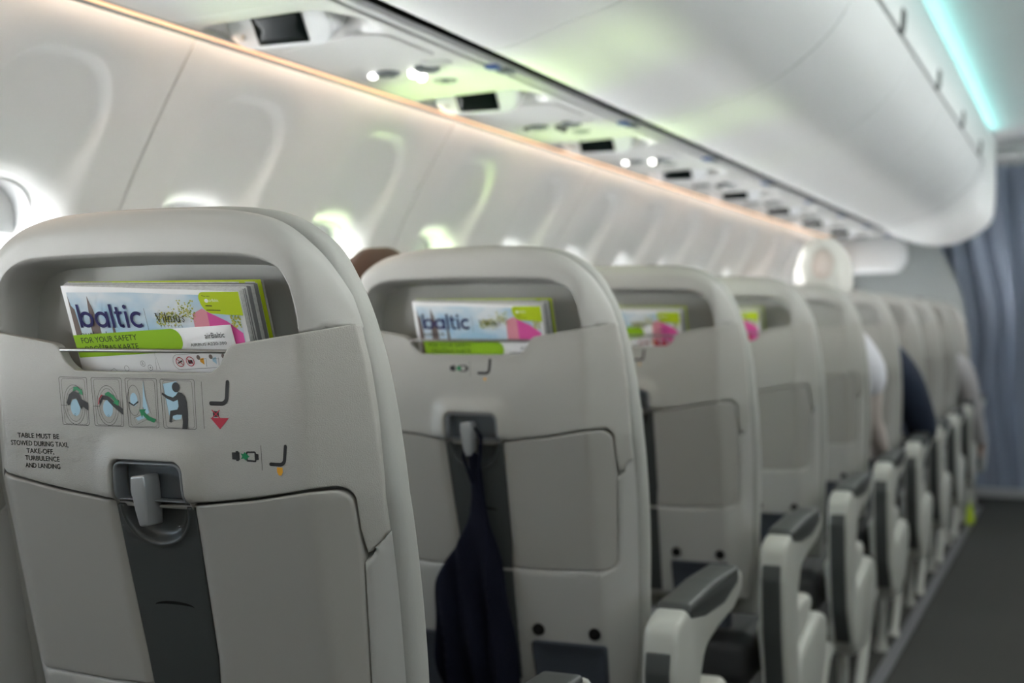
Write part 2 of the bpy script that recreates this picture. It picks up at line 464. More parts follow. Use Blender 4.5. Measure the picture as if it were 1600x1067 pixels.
# outlines (x, z); the right half is listed and mirrored
def mirror(right): r = [tuple(p) for p in right]; return np.array(r + [(-x, z) for x, z in reversed(r) if abs(x) > 1e-6])
SIL = mirror(catmull([(0.0, 1.1625), (0.06, 1.1620), (0.11, 1.158), (0.152, 1.147), (0.186, 1.124), (0.206, 1.092), (0.2205, 1.055), (0.233, 1.005), (0.2415, 0.94), (0.2470, 0.87),
                      (0.2455, 0.78), (0.2385, 0.69), (0.230, 0.60), (0.222, 0.52), (0.212, 0.46)], 6)[:])
SILC = mirror(catmull([(0.0, 1.168), (0.07, 1.167), (0.12, 1.162), (0.156, 1.149), (0.189, 1.124), (0.209, 1.092), (0.2240, 1.055), (0.2365, 1.005), (0.2455, 0.94), (0.2510, 0.87),
                       (0.2510, 0.78), (0.2470, 0.69), (0.240, 0.60), (0.235, 0.50), (0.225, 0.42)], 6))
POCK = mirror(catmull([(0.0, 1.117), (0.09, 1.1155), (0.128, 1.1135), (0.150, 1.1085), (0.166, 1.099), (0.175, 1.086), (0.180, 1.069), (0.1835, 1.045), (0.1845, 1.02), (0.183, 0.99), (0.17, 0.972)], 6))
CUT = [(0.184, 1.0385), (0.1222, 1.0293), (0.108, 1.0262), (0.1015, 1.020), (0.0950, 1.0090), (0.0860, 1.0020), (0.0740, 0.9995), (0.0, 0.9990)]
CUTL = [(-x, z) for x, z in reversed(CUT[:-1])]
CUTC = list(catmull([np.array(p) for p in CUT], 4)) + list(catmull([np.array(p) for p in [(-0.0, .999)] + CUTL], 4))[1:]   # right to left
def bot(x): return 0.8655 + 0.026 * (abs(x) / 0.20) ** 1.7
LT = fillet([(0.0465, 0.86), (0.0445, 0.9095), (-0.0445, 0.9095), (-0.0465, 0.86)], [0, 0.012, 0.012, 0])     # top half of the latch opening
right_side = [(0.2265, 1.0475), (0.2320, 1.010), (0.2370, 0.95), (0.2395, 0.895), (0.2400, 0.843), (0.233, 0.833), (0.2235, 0.822)]
PANEL = []
PANEL += [tuple(p) for p in CUTC[::-1]]                                   # left -> right along the top edge
PANEL += [tuple(p) for p in fillet(right_side, [0, 0, 0, 0, 0.004, 0, 0])]
tr = [(0.2205, 0.845), (0.2205, bot(0.2) + 0.0025), (0.190, bot(0.19))]
PANEL += [tuple(p) for p in fillet([(0.2235, 0.822), (0.2205, 0.845), (0.2200, 0.8925), (0.185, bot(0.185)), (0.05, bot(0.05))], [0, 0, 0.024, 0, 0])][1:-1]
PANEL += [(x, bot(x)) for x in np.linspace(0.17, 0.0475, 10)]
PANEL += [tuple(p) for p in LT]
PANEL += [(x, bot(x)) for x in np.linspace(-0.0475, -0.17, 10)]
PANEL += [(-x, z) for x, z in reversed([tuple(p) for p in fillet([(0.2235, 0.822), (0.2205, 0.845), (0.2200, 0.8925), (0.185, bot(0.185)), (0.05, bot(0.05))], [0, 0, 0.024, 0, 0])][1:-1])]
PANEL += [(-x, z) for x, z in reversed([tuple(p) for p in fillet(right_side, [0, 0, 0, 0, 0.004, 0, 0])])]
def dedupe(p, eps=4e-4):
    out = [np.array(p[0], float)]
    for q in p[1:]:
        q = np.array(q, float)
        if np.linalg.norm(q - out[-1]) > eps: out.append(q)
    if np.linalg.norm(out[0] - out[-1]) < eps: out.pop()
    return np.array(out)
PANEL = dedupe(PANEL)
tg = 0.0030
TR = [(0.2185, 0.845), (0.2180, 0.8925 - tg), (0.185, bot(0.185) - tg)]
def tray_half():
    p = fillet([(0.0, bot(0) - tg), (0.06, bot(0.06) - tg), (0.12, bot(0.12) - tg), (0.185, bot(0.185) - tg), (0.2175, 0.8905 - tg), (0.2190, 0.82), (0.2105, 0.668), (0.10, 0.662), (0.0, 0.662)], [0, 0, 0, 0, 0.024, 0, 0.018, 0, 0])
    return [tuple(q) for q in p]
TRAY = dedupe(mirror(tray_half()))
STRIP = np.array([(0.0480, 0.8625), (0.0475, 0.80), (0.0460, 0.70), (0.0415, 0.660), (-0.0430, 0.660), (-0.0440, 0.70), (-0.0480, 0.80), (-0.0500, 0.8625)])
BOWL = np.array([(0.0375, 0.872), (0.0375, 0.858)] + [(-0.001 + 0.0385 * math.cos(t), 0.858 + 0.0345 * math.sin(t)) for t in np.linspace(-0.15, -PI + 0.15, 22)] + [(-0.0395, 0.858), (-0.0395, 0.872)])

CREASE = np.array([(0.184, 0.40), (0.190, 0.40), (0.190, 1.10), (0.184, 1.10)]); CREASEM = CREASE * np.array([-1, 1])
def boss(P):
    d = dist(P, np.concatenate([LT, LT[::-1]])) ; ins = inside(P, LT)
    d = np.where(ins, 0, d)
    return -0.0085 * sst(1 - d / 0.030) * sst((P[:, 1] - 0.862) / 0.012)
def f_shell(P):
    f = Bs(P)
    sp = sdf(P, PANEL); stt = sdf(P, TRAY)
    rec = np.maximum(sst((sp + 0.0010) / 0.0022), sst((stt + 0.0022) / 0.0025)) * 0.0095
    rec = np.maximum(rec, 0.024 * sst((sp + stt + 0.0085) / 0.003))
    opn = 0.030 * sst(sdf(P, np.array([(0.0455, 0.660), (0.0455, 0.9085), (-0.0455, 0.9085), (-0.0455, 0.660)])) / 0.004)
    pk = sst((sdf(P, POCK) + 0.001) / 0.011) * 0.058
    chan = sst(sdf(P, np.array([(0.0475, 0.665), (0.043, 0.47), (-0.043, 0.47), (-0.0475, 0.665)])) / 0.006) * 0.004
    top = 0.9 * np.maximum(0, P[:, 1] - 1.128) ** 1.5
    return f + np.maximum(np.maximum(rec, pk), opn) + chan + top
def f_panel(P):
    lip = 0.0016 * sst(1 - dist(P, np.array(CUTC + CUTC[::-1])) / 0.008)
    return Bs(P) + boss(P) - lip
def f_tray(P):
    s = sdf(P, STRIP)
    return Bs(P) + 0.0065 * sst((s + 0.010) / 0.014) + 0.016 * sst((s - 0.003) / 0.003)
def f_strip(P):
    s = sdf(P, BOWL)
    return Bs(P) + 0.0035 + 0.011 * sst((s + 0.002) / 0.010) - 0.0022 * sst(1 - np.abs(s + 0.003) / 0.004)

SEAT_MESH = {}
SEAT_MESH['back_shell'] = panel('back_shell', SIL, f_shell, smap, r=0.020, thick=0.014, step=0.011, feats=[(POCK, (-0.0025, -0.001, 0.002, 0.005, 0.008, 0.011)), (PANEL, (-0.0032, -0.0011, 0.0006, 0.0025)), (TRAY, (-0.0032, -0.0016, 0.0005)), (CREASE, (0.0,)), (CREASEM, (0.0,))], ring=(78, 62, 46, 30, 15), edge=0.008)
SEAT_MESH['upper_panel'] = panel('upper_panel', PANEL, f_panel, smap, r=0.0016, thick=0.010, step=0.007, edge=0.003, ring=(60, 30), feats=[(CREASE, (0.0,)), (CREASEM, (0.0,))])
SEAT_MESH['tray_table'] = panel('tray_table', TRAY, f_tray, smap, r=0.0030, thick=0.010, step=0.008, ring=(66, 45, 25, 10), feats=[(STRIP, (-0.010, -0.006, -0.002, 0.003, 0.006)), (CREASE, (0.0,)), (CREASEM, (0.0,))], edge=0.003)
SEAT_MESH['center_strip'] = panel('center_strip', STRIP, f_strip, smap, r=0.0015, thick=0.006, step=0.007, feats=[(BOWL, (-0.007, -0.005, -0.003, -0.001, 0.001, 0.004, 0.007))], edge=0.004)
f_cush = lambda P: lean(P[:, 1]) + 0.052 + 0.004 * np.clip((P[:, 1] - 1.0) / 0.16, 0, 1) ** 2 + 0.5 * np.maximum(0, np.abs(P[:, 0]) - 0.2) ** 1.5
SEAT_MESH['back_cushion'] = panel('back_cushion', SILC, f_cush, smap, r=0.012, thick=0.014, step=0.03, back=0.012, edge=0.010)
# latch
BZO = fillet([(0.0450, 0.8662), (0.0430, 0.9080), (-0.0430, 0.9080), (-0.0450, 0.8662)], [0.0, 0.011, 0.011, 0.0])
BZI = fillet([(0.0405, 0.8685), (0.0390, 0.9045), (-0.0390, 0.9045), (-0.0405, 0.8685)], [0.001, 0.008, 0.008, 0.001])
f_bz = lambda P: Bs(P) - 0.0055 * sst((P[:, 1] - 0.864) / 0.010)
SEAT_MESH['latch_bezel'] = panel('latch_bezel', BZO, f_bz, smap, r=0.0028, thick=0.018, step=0.004, holes=[BZI], rh=0.0018, edge=0.003)
SEAT_MESH['latch_recess'] = panel('latch_recess', BZI, lambda P: Bs(P) + 0.015, smap, r=0.0015, thick=0.002, step=0.006, edge=0.004)
def handle_mesh():
    # rounded paddle, wide at the top, standing 16 mm proud
    prof = [(-0.0135, 0.8935), (0.0030, 0.8955), (0.0042, 0.884), (0.0020, 0.856), (-0.0002, 0.8425), (-0.0108, 0.8410), (-0.0130, 0.858), (-0.0145, 0.880)]
    p = fillet(prof, [0.003, 0.003, 0.02, 0.02, 0.003, 0.003, 0.02, 0.02])
    return extrude('latch_handle', p, lambda x, z, t: (x, float(lean(np.array([z]))[0]) + t, z + ZO), -0.0150, 0.012, 0.0024)
SEAT_MESH['latch_handle'] = handle_mesh()
NOTCH = np.concatenate([ell(0.002, 0.7535, 0.0245, 0.0055, 40)[:21], np.array([(0.002 - 0.0245 * math.cos(t), 0.7535 + 0.0022 * math.sin(t)) for t in np.linspace(0.15, PI - 0.15, 14)])])
SEAT_MESH['finger_notch'] = panel('finger_notch', dedupe(NOTCH), lambda P: Bs(P) + 0.0031, smap, r=0.0003, thick=0.001, step=0.01, ring=(), edge=0.004)  # flat black crescent, paints the shade of a finger recess
SEAT_MESH['pocket_bar'] = tube('pocket_bar', [(-0.108, 0.006, 1.0205 + ZO), (-0.100, 0.0035, 1.0205 + ZO), (0.100, 0.0035, 1.0205 + ZO), (0.110, 0.006, 1.0205 + ZO)], 0.0021, 12)

def sy(z): return float(lean(np.array([z]))[0])
def bolt(x, z): 
    y = sy(z); return lathe('bolt', [(0.0001, -0.006), (0.006, -0.006), (0.0095, -0.004), (0.0105, 0.004)], (x, y, z + ZO), 'Y', 18)
def low_pocket(sx):
    p = fillet([(sx * 0.066, 0.545), (sx * 0.190, 0.545), (sx * 0.186, 0.40), (sx * 0.070, 0.40)], [0.006, 0.006, 0.012, 0.012])
    me = panel('lower_pocket', p, lambda P: lean(P[:, 1]) - 0.010 + 0.006 * sst(dist(P, p) / 0.012), smap, r=0.004, thick=0.016, step=0.015, edge=0.008)
    return me
def chan_mesh():
    p = np.array([(0.0435, 0.6565), (0.0400, 0.475), (-0.0390, 0.475), (-0.0415, 0.6565)])
    return panel('center_channel', p, lambda P: lean(P[:, 1]) - 0.0005, smap, r=0.002, thick=0.010, step=0.02)

# armrest, side profile (y, z), standing at x 0.262..0.322
ARM = fillet([(0.115, 0.20), (0.050, 0.30), (0.022, 0.42), (0.010, 0.53), (0.022, 0.598), (0.075, 0.612), (0.405, 0.622), (0.440, 0.612), (0.432, 0.580), (0.375, 0.556), (0.270, 0.546), (0.185, 0.530), (0.152, 0.475), (0.158, 0.36), (0.20, 0.22)],
             [0.02, 0.05, 0.05, 0.03, 0.03, 0.02, 0.015, 0.012, 0.012, 0.05, 0.05, 0.05, 0.05, 0.05, 0.02])
PAD = fillet([(0.080, 0.608), (0.085, 0.6215), (0.24, 0.630), (0.395, 0.629), (0.398, 0.600), (0.30, 0.580), (0.18, 0.583), (0.092, 0.596)], [0.006, 0.008, 0.03, 0.006, 0.01, 0.06, 0.06, 0.008])
FAIR = fillet([(0.10, 0.43), (0.415, 0.436), (0.428, 0.405), (0.395, 0.385), (0.34, 0.30), (0.16, 0.30)], [0.02, 0.015, 0.015, 0.01, 0.02, 0.03])
FAIR2 = fillet([(0.20, 0.345), (0.43, 0.392), (0.500, 0.375), (0.525, 0.335), (0.500, 0.27), (0.43, 0.195), (0.33, 0.155), (0.16, 0.17), (0.13, 0.24)], [0.05, 0.02, 0.02, 0.02, 0.04, 0.04, 0.05, 0.05, 0.04])
def yzx(y, z, t): return (t, y, z + ZO)

def belt_icon(P, x0, z0, s):
    """seat belt buckle, divider and seat symbol; x0,z0 is the buckle's left centre"""
    k = s
    P.poly([(x0, z0 - .0042 * k), (x0 + .011 * k, z0 - .0048 * k), (x0 + .011 * k, z0 + .0048 * k), (x0, z0 + .0042 * k)], M['ink'])
    P.poly([(x0 + .0055 * k, z0 - .006 * k), (x0 + .0095 * k, z0 - .006 * k), (x0 + .0095 * k, z0 + .006 * k), (x0 + .0055 * k, z0 + .006 * k)], M['ink'])
    P.poly([(x0 + .0125 * k, z0 - .0035 * k), (x0 + .0165 * k, z0 - .0026 * k), (x0 + .019 * k, z0 - .005 * k), (x0 + .0215 * k, z0 - .002 * k), (x0 + .025 * k, z0), (x0 + .0215 * k, z0 + .0025 * k),
            (x0 + .018 * k, z0 + .0055 * k), (x0 + .0165 * k, z0 + .003 * k), (x0 + .0125 * k, z0 + .0035 * k), (x0 + .0145 * k, z0)], M['green'], 1)
    P.line(fillet([(x0 + .021 * k, z0 - .005 * k), (x0 + .033 * k, z0 - .0055 * k), (x0 + .033 * k, z0 + .0055 * k), (x0 + .021 * k, z0 + .005 * k)], .001 * k), .0022 * k, M['ink'], True)
    P.poly([(x0 + .033 * k, z0 - .0042 * k), (x0 + .0375 * k, z0 - .0034 * k), (x0 + .0375 * k, z0 + .0034 * k), (x0 + .033 * k, z0 + .0042 * k)], M['ink'])
    xl = x0 + .0415 * k; P.line([(xl, z0 - .016 * k), (xl, z0 + .014 * k)], .0005, M['ink'])
def seat_icon(P, x, z, s):
    """side view of a seat, x,z = its lower left end"""
    q = fillet([(x, z), (x + .0185 * s, z), (x + .0215 * s, z + .022 * s)], [0, .007 * s, 0], 8)
    P.line(q, .0044 * s, M['ink'])
    for c in (q[0], q[-1]): P.poly(ell(c[0], c[1], .0022 * s, .0022 * s, 14), M['ink'])
    P.poly(ell(x + .0215 * s, z + .022 * s, .0022 * s, .0022 * s, 14), M['ink'])

def person_pict(P, x, z, s):
    pts = [(.0215, .0395), (.0262, .0385), (.0300, .0350), (.0320, .0290), (.0325, .0180), (.0320, .0090), (.0305, .0000), (.0240, .0000), (.0252, .0080), (.0245, .0150), (.0180, .0150), (.0128, .0135), (.0105, .0060),
           (.0075, .0070), (.0088, .0150), (.0098, .0190), (.0190, .0205), (.0210, .0240), (.0205, .0310), (.0145, .0290), (.0065, .0320), (.0000, .0365), (.0008, .0385), (.0080, .0350), (.0145, .0335), (.0185, .0360)]
    P.poly([(x + a * s, z + b * s) for a, b in pts], M['ink'], 2)
    P.poly(ell(x + .0190 * s, z + .0445 * s, .0050 * s, .0054 * s, 24), M['ink'], 2)

def exit_pictograms(parent):
    """the four door-opening pictures of the first seat"""
    frames = [(-0.1066, -0.0705, 'a'), (-0.0651, -0.0267, 'b'), (-0.0222, 0.0170, 'c'), (0.0210, 0.0622, 'd')]
    for x0, x1, kind in frames:
        P = Print(); zt, zb = 0.9925, 0.9428; W = x1 - x0; I = M['ink']
        P.line(fillet([(x0 + .001, zb), (x1 - .001, zb), (x1, zt), (x0, zt)], [.002] * 4, 5), .00045, I, True)
        P.line(fillet([(x0 + .004, zb + .001), (x1 - .003, zb + .001), (x1 - .003, zt - .0015), (x0 + .003, zt - .0015)], [.003] * 4, 5), .0003, I, True)
        cx = (x0 + x1) / 2; cz = 0.962
        if kind in 'ab':
            P.line(ell(cx, cz + .002, .0135, .0205, 40), .0004, I, True); P.line(ell(cx, cz + .002, .0105, .0175, 40), .0003, I, True)
            P.line([(x0, cz + .001), (cx - .010, cz + .001)], .0004, I)
            P.poly(ell(cx + (.001 if kind == 'a' else 0), cz - .001, .0062, .0088, 30), M['skyblue'], 1)
            P.line(ell(cx, cz - .0085, .001, .001, 10), .0003, I, True, 2)
            if kind == 'a':
                P.poly([(cx - .010, cz + .004), (cx - .006, cz + .0125), (cx + .000, cz + .0165), (cx + .007, cz + .0135), (cx + .0095, cz + .008), (x1 - .0004, cz + .004), (x1 - .0004, cz - .004), (cx + .0105, cz + .0005),
                        (cx + .009, cz - .003), (cx + .0065, cz + .001), (cx + .003, cz + .0085), (cx - .003, cz + .0075), (cx - .0055, cz + .002), (cx - .0085, cz + .001)], I, 2)
                P.poly([(cx - .0005, cz + .0155), (cx + .0005, cz + .0205), (cx + .006, cz + .0205), (cx + .009, cz + .0175), (cx + .011, cz + .0185), (cx + .012, cz + .012), (cx + .0065, cz + .014), (cx + .008, cz + .0155), (cx + .004, cz + .0175)], M['green'], 3)
            else:
                P.poly([(cx - .010, cz + .006), (cx - .006, cz + .0125), (cx, cz + .0125), (cx + .009, cz + .006), (x1 - .0004, cz - .001), (x1 - .0004, cz - .007), (cx + .007, cz + .001), (cx + .000, cz + .0075), (cx - .006, cz + .008), (cx - .0095, cz + .001)], I, 2)
                P.poly([(cx - .003, cz + .014), (cx + .002, cz + .0165), (cx + .0085, cz + .0125), (cx + .0125, cz + .0075), (cx + .015, cz + .008), (cx + .0135, cz + .002), (cx + .007, cz + .005), (cx + .0095, cz + .0065), (cx + .005, cz + .0105), (cx - .002, cz + .0125)], M['green'], 3)
                P.line([(cx - .0115, cz + .003), (cx - .010, cz + .009), (cx - .006, cz + .013)], .0012, M['red'], False, 3)
        if kind == 'c':
            P.line(ell(x0 + .0095, cz + .008, .0078, .0155, 36), .0004, I, True); P.poly(ell(x0 + .0095, cz + .009, .0045, .0068, 26), M['skyblue'], 1)
            P.line([(x0 + .003, cz + .006), (x0 + .009, cz + .003), (x0 + .015, cz + .007)], .0015, I, False, 2)
            P.line([(x0 + .0225, zt - .002), (x0 + .020, cz), (x0 + .024, cz - .008)], .0004, I)
            P.poly([(x0 + .0225, zt - .002), (x0 + .0235, cz + .012), (x0 + .0275, cz - .004), (x0 + .024, cz - .006), (x0 + .0200, cz + .002)], M['skyblue'], 1)
            P.line([(x0 + .0225, zt - .002), (x0 + .0245, cz + .012), (x0 + .0300, cz - .006)], .0003, I)
            P.line([(x0 + .008, cz - .010), (x0 + .020, cz - .005), (x0 + .026, cz - .010), (x0 + .011, cz - .0165)], .0003, I, True)
            P.poly([(x0 + .010, cz - .010), (x0 + .019, cz - .0065), (x0 + .022, cz - .0095), (x0 + .013, cz - .0125)], M['skyblue'], 1)
            P.poly([(x0 + .0155, cz - .001), (x0 + .024, cz - .0005), (x0 + .0215, cz - .0035), (x0 + .028, cz - .008), (x0 + .0355, cz - .0105), (x0 + .033, cz - .014), (x0 + .025, cz - .0115), (x0 + .0195, cz - .0065), (x0 + .0185, cz - .0095)], M['green'], 3)
        if kind == 'd':
            P.poly([(x0 + .0035, zt - .005), (x0 + .020, zt - .002), (x0 + .021, cz + .005), (x0 + .0245, cz - .004), (x0 + .0225, cz - .0095), (x0 + .0155, cz - .0105), (x0 + .0085, cz - .006)], M['skyblue'], 1)
            P.line([(x0 + .002, zt - .0005), (x0 + .020, zt - .0015), (x0 + .003, zt - .0045), (x0 + .0085, cz - .006)], .0004, I)
            P.line([(x0 + .009, cz - .013), (x0 + .021, cz - .0085)], .0004, I)
            person_pict(P, x0 + .0012, zb + .0002, 0.93)
        P.build('door_pictogram', smapB, parent)
def first_seat_prints(parent):
    exit_pictograms(parent)
    P = Print(); P.line([(0.0706, 0.9905), (0.0706, 0.9437)], .00045, M['ink']); seat_icon(P, 0.0805, 0.9692, 0.97)
    x, z = 0.0855, 0.9587
    P.poly([(x - .0035, z - .003), (x + .0035, z - .003), (x + .0035, z + .003), (x - .0035, z + .003)], M['ink'])
    P.line([(x - .0045, z - .004), (x + .0045, z + .004)], .0011, M['red'], False, 2); P.line([(x - .0045, z + .004), (x + .0045, z - .004)], .0011, M['red'], False, 2)
    P.poly([(0.0786, 0.9548), (0.1004, 0.9552), (0.0893, 0.9437)], M['red'])
    P.build('life_vest_pictogram', smapB, parent)
    P = Print(); belt_icon(P, 0.1012, 0.9178, 0.82); seat_icon(P, 0.1455, 0.9112, 0.82)
    P.poly([(0.1520, 0.9035), (0.1585, 0.9035), (0.1585, 0.9085), (0.1520, 0.9085)], M['orangeink'])
    P.poly([(0.1540, 0.9005), (0.1565, 0.9005), (0.1585, 0.9037), (0.1520, 0.9037)], M['orangeink'])
    P.build('seat_belt_pictogram', smapB, parent)
    P = Print()
    for s, zz, a, b in (('TABLE MUST BE', 0.9272, -0.1675, -0.1122), ('STOWED DURING TAXI,', 0.9190, -0.1772, -0.1012), ('TAKE-OFF,', 0.9110, -0.1570, -0.1205), ('TURBULENCE', 0.9033, -0.1595, -0.1140), ('AND LANDING', 0.8955, -0.1600, -0.1138)):
        P.text(s, a, zz, x1=b, h=0.0050, m=M['ink'], bold=0.00028)
    P.build('table_notice', smapB, parent)
def plain_seat_prints(parent):
    P = Print(); belt_icon(P, -0.033, 0.9775, 0.82); seat_icon(P, 0.0150, 0.9705, 0.95)
    P.poly([(0.0225, 0.9635), (0.0280, 0.9635), (0.0262, 0.9590), (0.0243, 0.9590)], M['orangeink'])
    P.build('seat_belt_pictogram', smapB, parent)

def make_seat(loc, label, prints, aisle=True):
    r = empty('airline_seat', loc, label, 'seat', 'seats of the left cabin block')
    sh = link('back_shell', SEAT_MESH['back_shell'], M['shell'], r)
    cu = link('back_cushion', SEAT_MESH['back_cushion'], M['leather'], r); cu['label'] = 'pale grey leather backrest cushion edge'
    up = link('upper_panel', SEAT_MESH['upper_panel'], M['panel'], r)
    link('pocket_bar', SEAT_MESH['pocket_bar'], M['chrome'], up)['label'] = 'thin steel bar across the magazine pocket'
    tb = link('tray_table', SEAT_MESH['tray_table'], M['tray'], r)
    link('center_strip', SEAT_MESH['center_strip'], M['dark'], tb)['label'] = 'dark grey strip down the folded tray table'
    link('finger_notch', SEAT_MESH['finger_notch'], M['black'], tb)
    lb = link('latch_bezel', SEAT_MESH['latch_bezel'], M['bezelgrey'], r); lb['label'] = 'grey table latch'
    link('latch_recess', SEAT_MESH['latch_recess'], M['latch'], lb); link('latch_handle', SEAT_MESH['latch_handle'], M['silver'], lb)
    link('center_channel', SEAT_MESH['center_channel'], M['dark'], r)
    for i in range(2): link('lower_pocket', SEAT_MESH['pk%d' % i], M['mesh'], r)
    for i in range(4): link('bolt', SEAT_MESH['bolt%d' % i], M['black'], r)
    link('seat_cushion', SEAT_MESH['seat_cushion'], M['cushion'], r)
    for i in range(4): link('leg', SEAT_MESH['leg%d' % i], M['armlight'], r)
    if aisle:
        a = link('armrest', SEAT_MESH['armrest'], M['armlight'], r)
        link('armrest_pad', SEAT_MESH['armrest_pad'], M['armpad'], a); link('armrest_inset', SEAT_MESH['armrest_inset'], M['armpad'], a)
        f = link('side_fairing', SEAT_MESH['side_fairing'], M['armlight'], r); link('fairing_cap', SEAT_MESH['fairing_cap'], M['armlight'], f)
    prints(up)
    return r
SEAT_MESH['center_channel'] = chan_mesh()
SEAT_MESH['pk0'] = low_pocket(1); SEAT_MESH['pk1'] = low_pocket(-1)
for i, x in enumerate((0.078, 0.172, -0.078, -0.172)): SEAT_MESH['bolt%d' % i] = bolt(x, 0.563)
def seat_cushion():
    p = fillet([(0.16, 0.27), (0.16, 0.36), (0.20, 0.385), (0.56, 0.40), (0.60, 0.37), (0.56, 0.28)], [0.03, 0.03, 0.03, 0.03, 0.03, 0.03])
    return extrude('seat_cushion', p, yzx, -0.225, 0.225, 0.03)
SEAT_MESH['seat_cushion'] = seat_cushion()
def leg(x, a, b): return tube('leg', [(x, a[0], a[1] + ZO), (x, a[0] * .9 + b[0] * .1, a[1] * .9 + b[1] * .1 + ZO), (x, a[0] * .12 + b[0] * .88, a[1] * .12 + b[1] * .88 + ZO), (x, b[0], b[1] + ZO)], [0.024, 0.016, 0.014, 0.024], 12)
for i, (x, a, b) in enumerate(((0.265, (0.04, 0.22), (-0.20, -0.049)), (-0.20, (0.10, 0.32), (-0.20, -0.049)), (0.250, (0.42, 0.32), (0.40, -0.049)), (-0.20, (0.42, 0.32), (0.40, -0.049)))): SEAT_MESH['leg%d' % i] = leg(x, a, b)
SEAT_MESH['armrest'] = extrude('armrest', ARM, lambda y, z, t: (t, y + .02, z + ZO), 0.268, 0.322, 0.010)
SEAT_MESH['armrest_pad'] = extrude('armrest_pad', PAD, lambda y, z, t: (t, y + .02, z + ZO), 0.270, 0.3245, 0.007)
INS = fillet([(0.100, 0.215), (0.046, 0.30), (0.0175, 0.42), (0.006, 0.53), (0.012, 0.560), (0.030, 0.560), (0.04, 0.42), (0.070, 0.30), (0.115, 0.225)], [0.0, 0.05, 0.05, 0.03, 0.004, 0.0, 0.05, 0.05, 0.0])
SEAT_MESH['armrest_inset'] = extrude('armrest_inset', INS, lambda y, z, t: (t, y + .02, z + ZO), 0.275, 0.313, 0.003)
SEAT_MESH['side_fairing'] = extrude('side_fairing', FAIR, yzx, 0.245, 0.305, 0.016)
SEAT_MESH['fairing_cap'] = extrude('fairing_cap', FAIR2, yzx, 0.255, 0.325, 0.018)

AX, AW, PITCH_Y, Y1 = -0.875, -1.366, 0.787, 1.115
ORD = ['first', 'second', 'third', 'fourth', 'fifth', 'sixth', 'seventh', 'eighth', 'ninth', 'tenth']
LAB = ['grey seat back printed with four exit door pictograms and a table notice',
       'second aisle seat back, with a navy jacket hanging from its table latch',
       'third aisle seat back along the row, magazine half hidden in its pocket',
       'fourth aisle seat back along the row, a sliver of magazine beside the empty pocket corner',
       'fifth aisle seat back along the row, below the white-haired head',
       'sixth aisle seat back along the row, navy sleeve beside its right edge',
       'seventh aisle seat back along the row, just beyond the navy sleeve',
       'eighth aisle seat back along the row, small and blurred',
       'ninth aisle seat back along the row, pale sleeve beside it',
       'farthest aisle seat back, last of the row before the curtain']
seats = []
s1 = make_seat((AX, Y1, 0), LAB[0], first_seat_prints); seats.append(s1)
s2 = make_seat((AX, Y1 + PITCH_Y, 0), LAB[1], plain_seat_prints); seats.append(s2)
for k in range(2, 10): seats.append(dup(s2, (AX, Y1 + PITCH_Y * k, 0), LAB[k]))
w1 = make_seat((AW, Y1, 0), 'window-side seat back left of the one with exit pictograms, only its edge in view', plain_seat_prints, False)
for k in (-1, 0):  # rows behind the camera, unseen, added to shade the seat backs ahead
    dup(s2, (AX, Y1 - 1.02 + 0.81 * k, 0), ['aisle seat two rows behind the one with exit pictograms, beside the viewer', 'aisle seat right behind the one with exit pictograms, beside the viewer'][k + 1])
    dup(w1, (AW, Y1 - 1.02 + 0.81 * k, 0), ['window-side seat two rows behind the one with exit pictograms', 'window-side seat right behind the one with exit pictograms'][k + 1])
for k, t in ((1, 'window-side seat under the brown-haired head, beside the second aisle seat'), (7, 'window-side seat under the tan-haired head, far along the wall')):
    dup(w1, (AW, Y1 + PITCH_Y * k, 0), t)

RW = ['rearmost', 'second', 'third', 'fourth', 'fifth', 'sixth', 'seventh', 'eighth', 'ninth', 'tenth', 'eleventh', 'twelfth']
for k in range(12):  # seats out of view, added to block low light from the right
    o = dup(w1, (0.80, Y1 + PITCH_Y * (k - 2) + 0.2, 0), 'middle seat across the aisle, %s row from the rear, right of the viewer' % RW[k]); o['group'] = 'seats of the right cabin block'

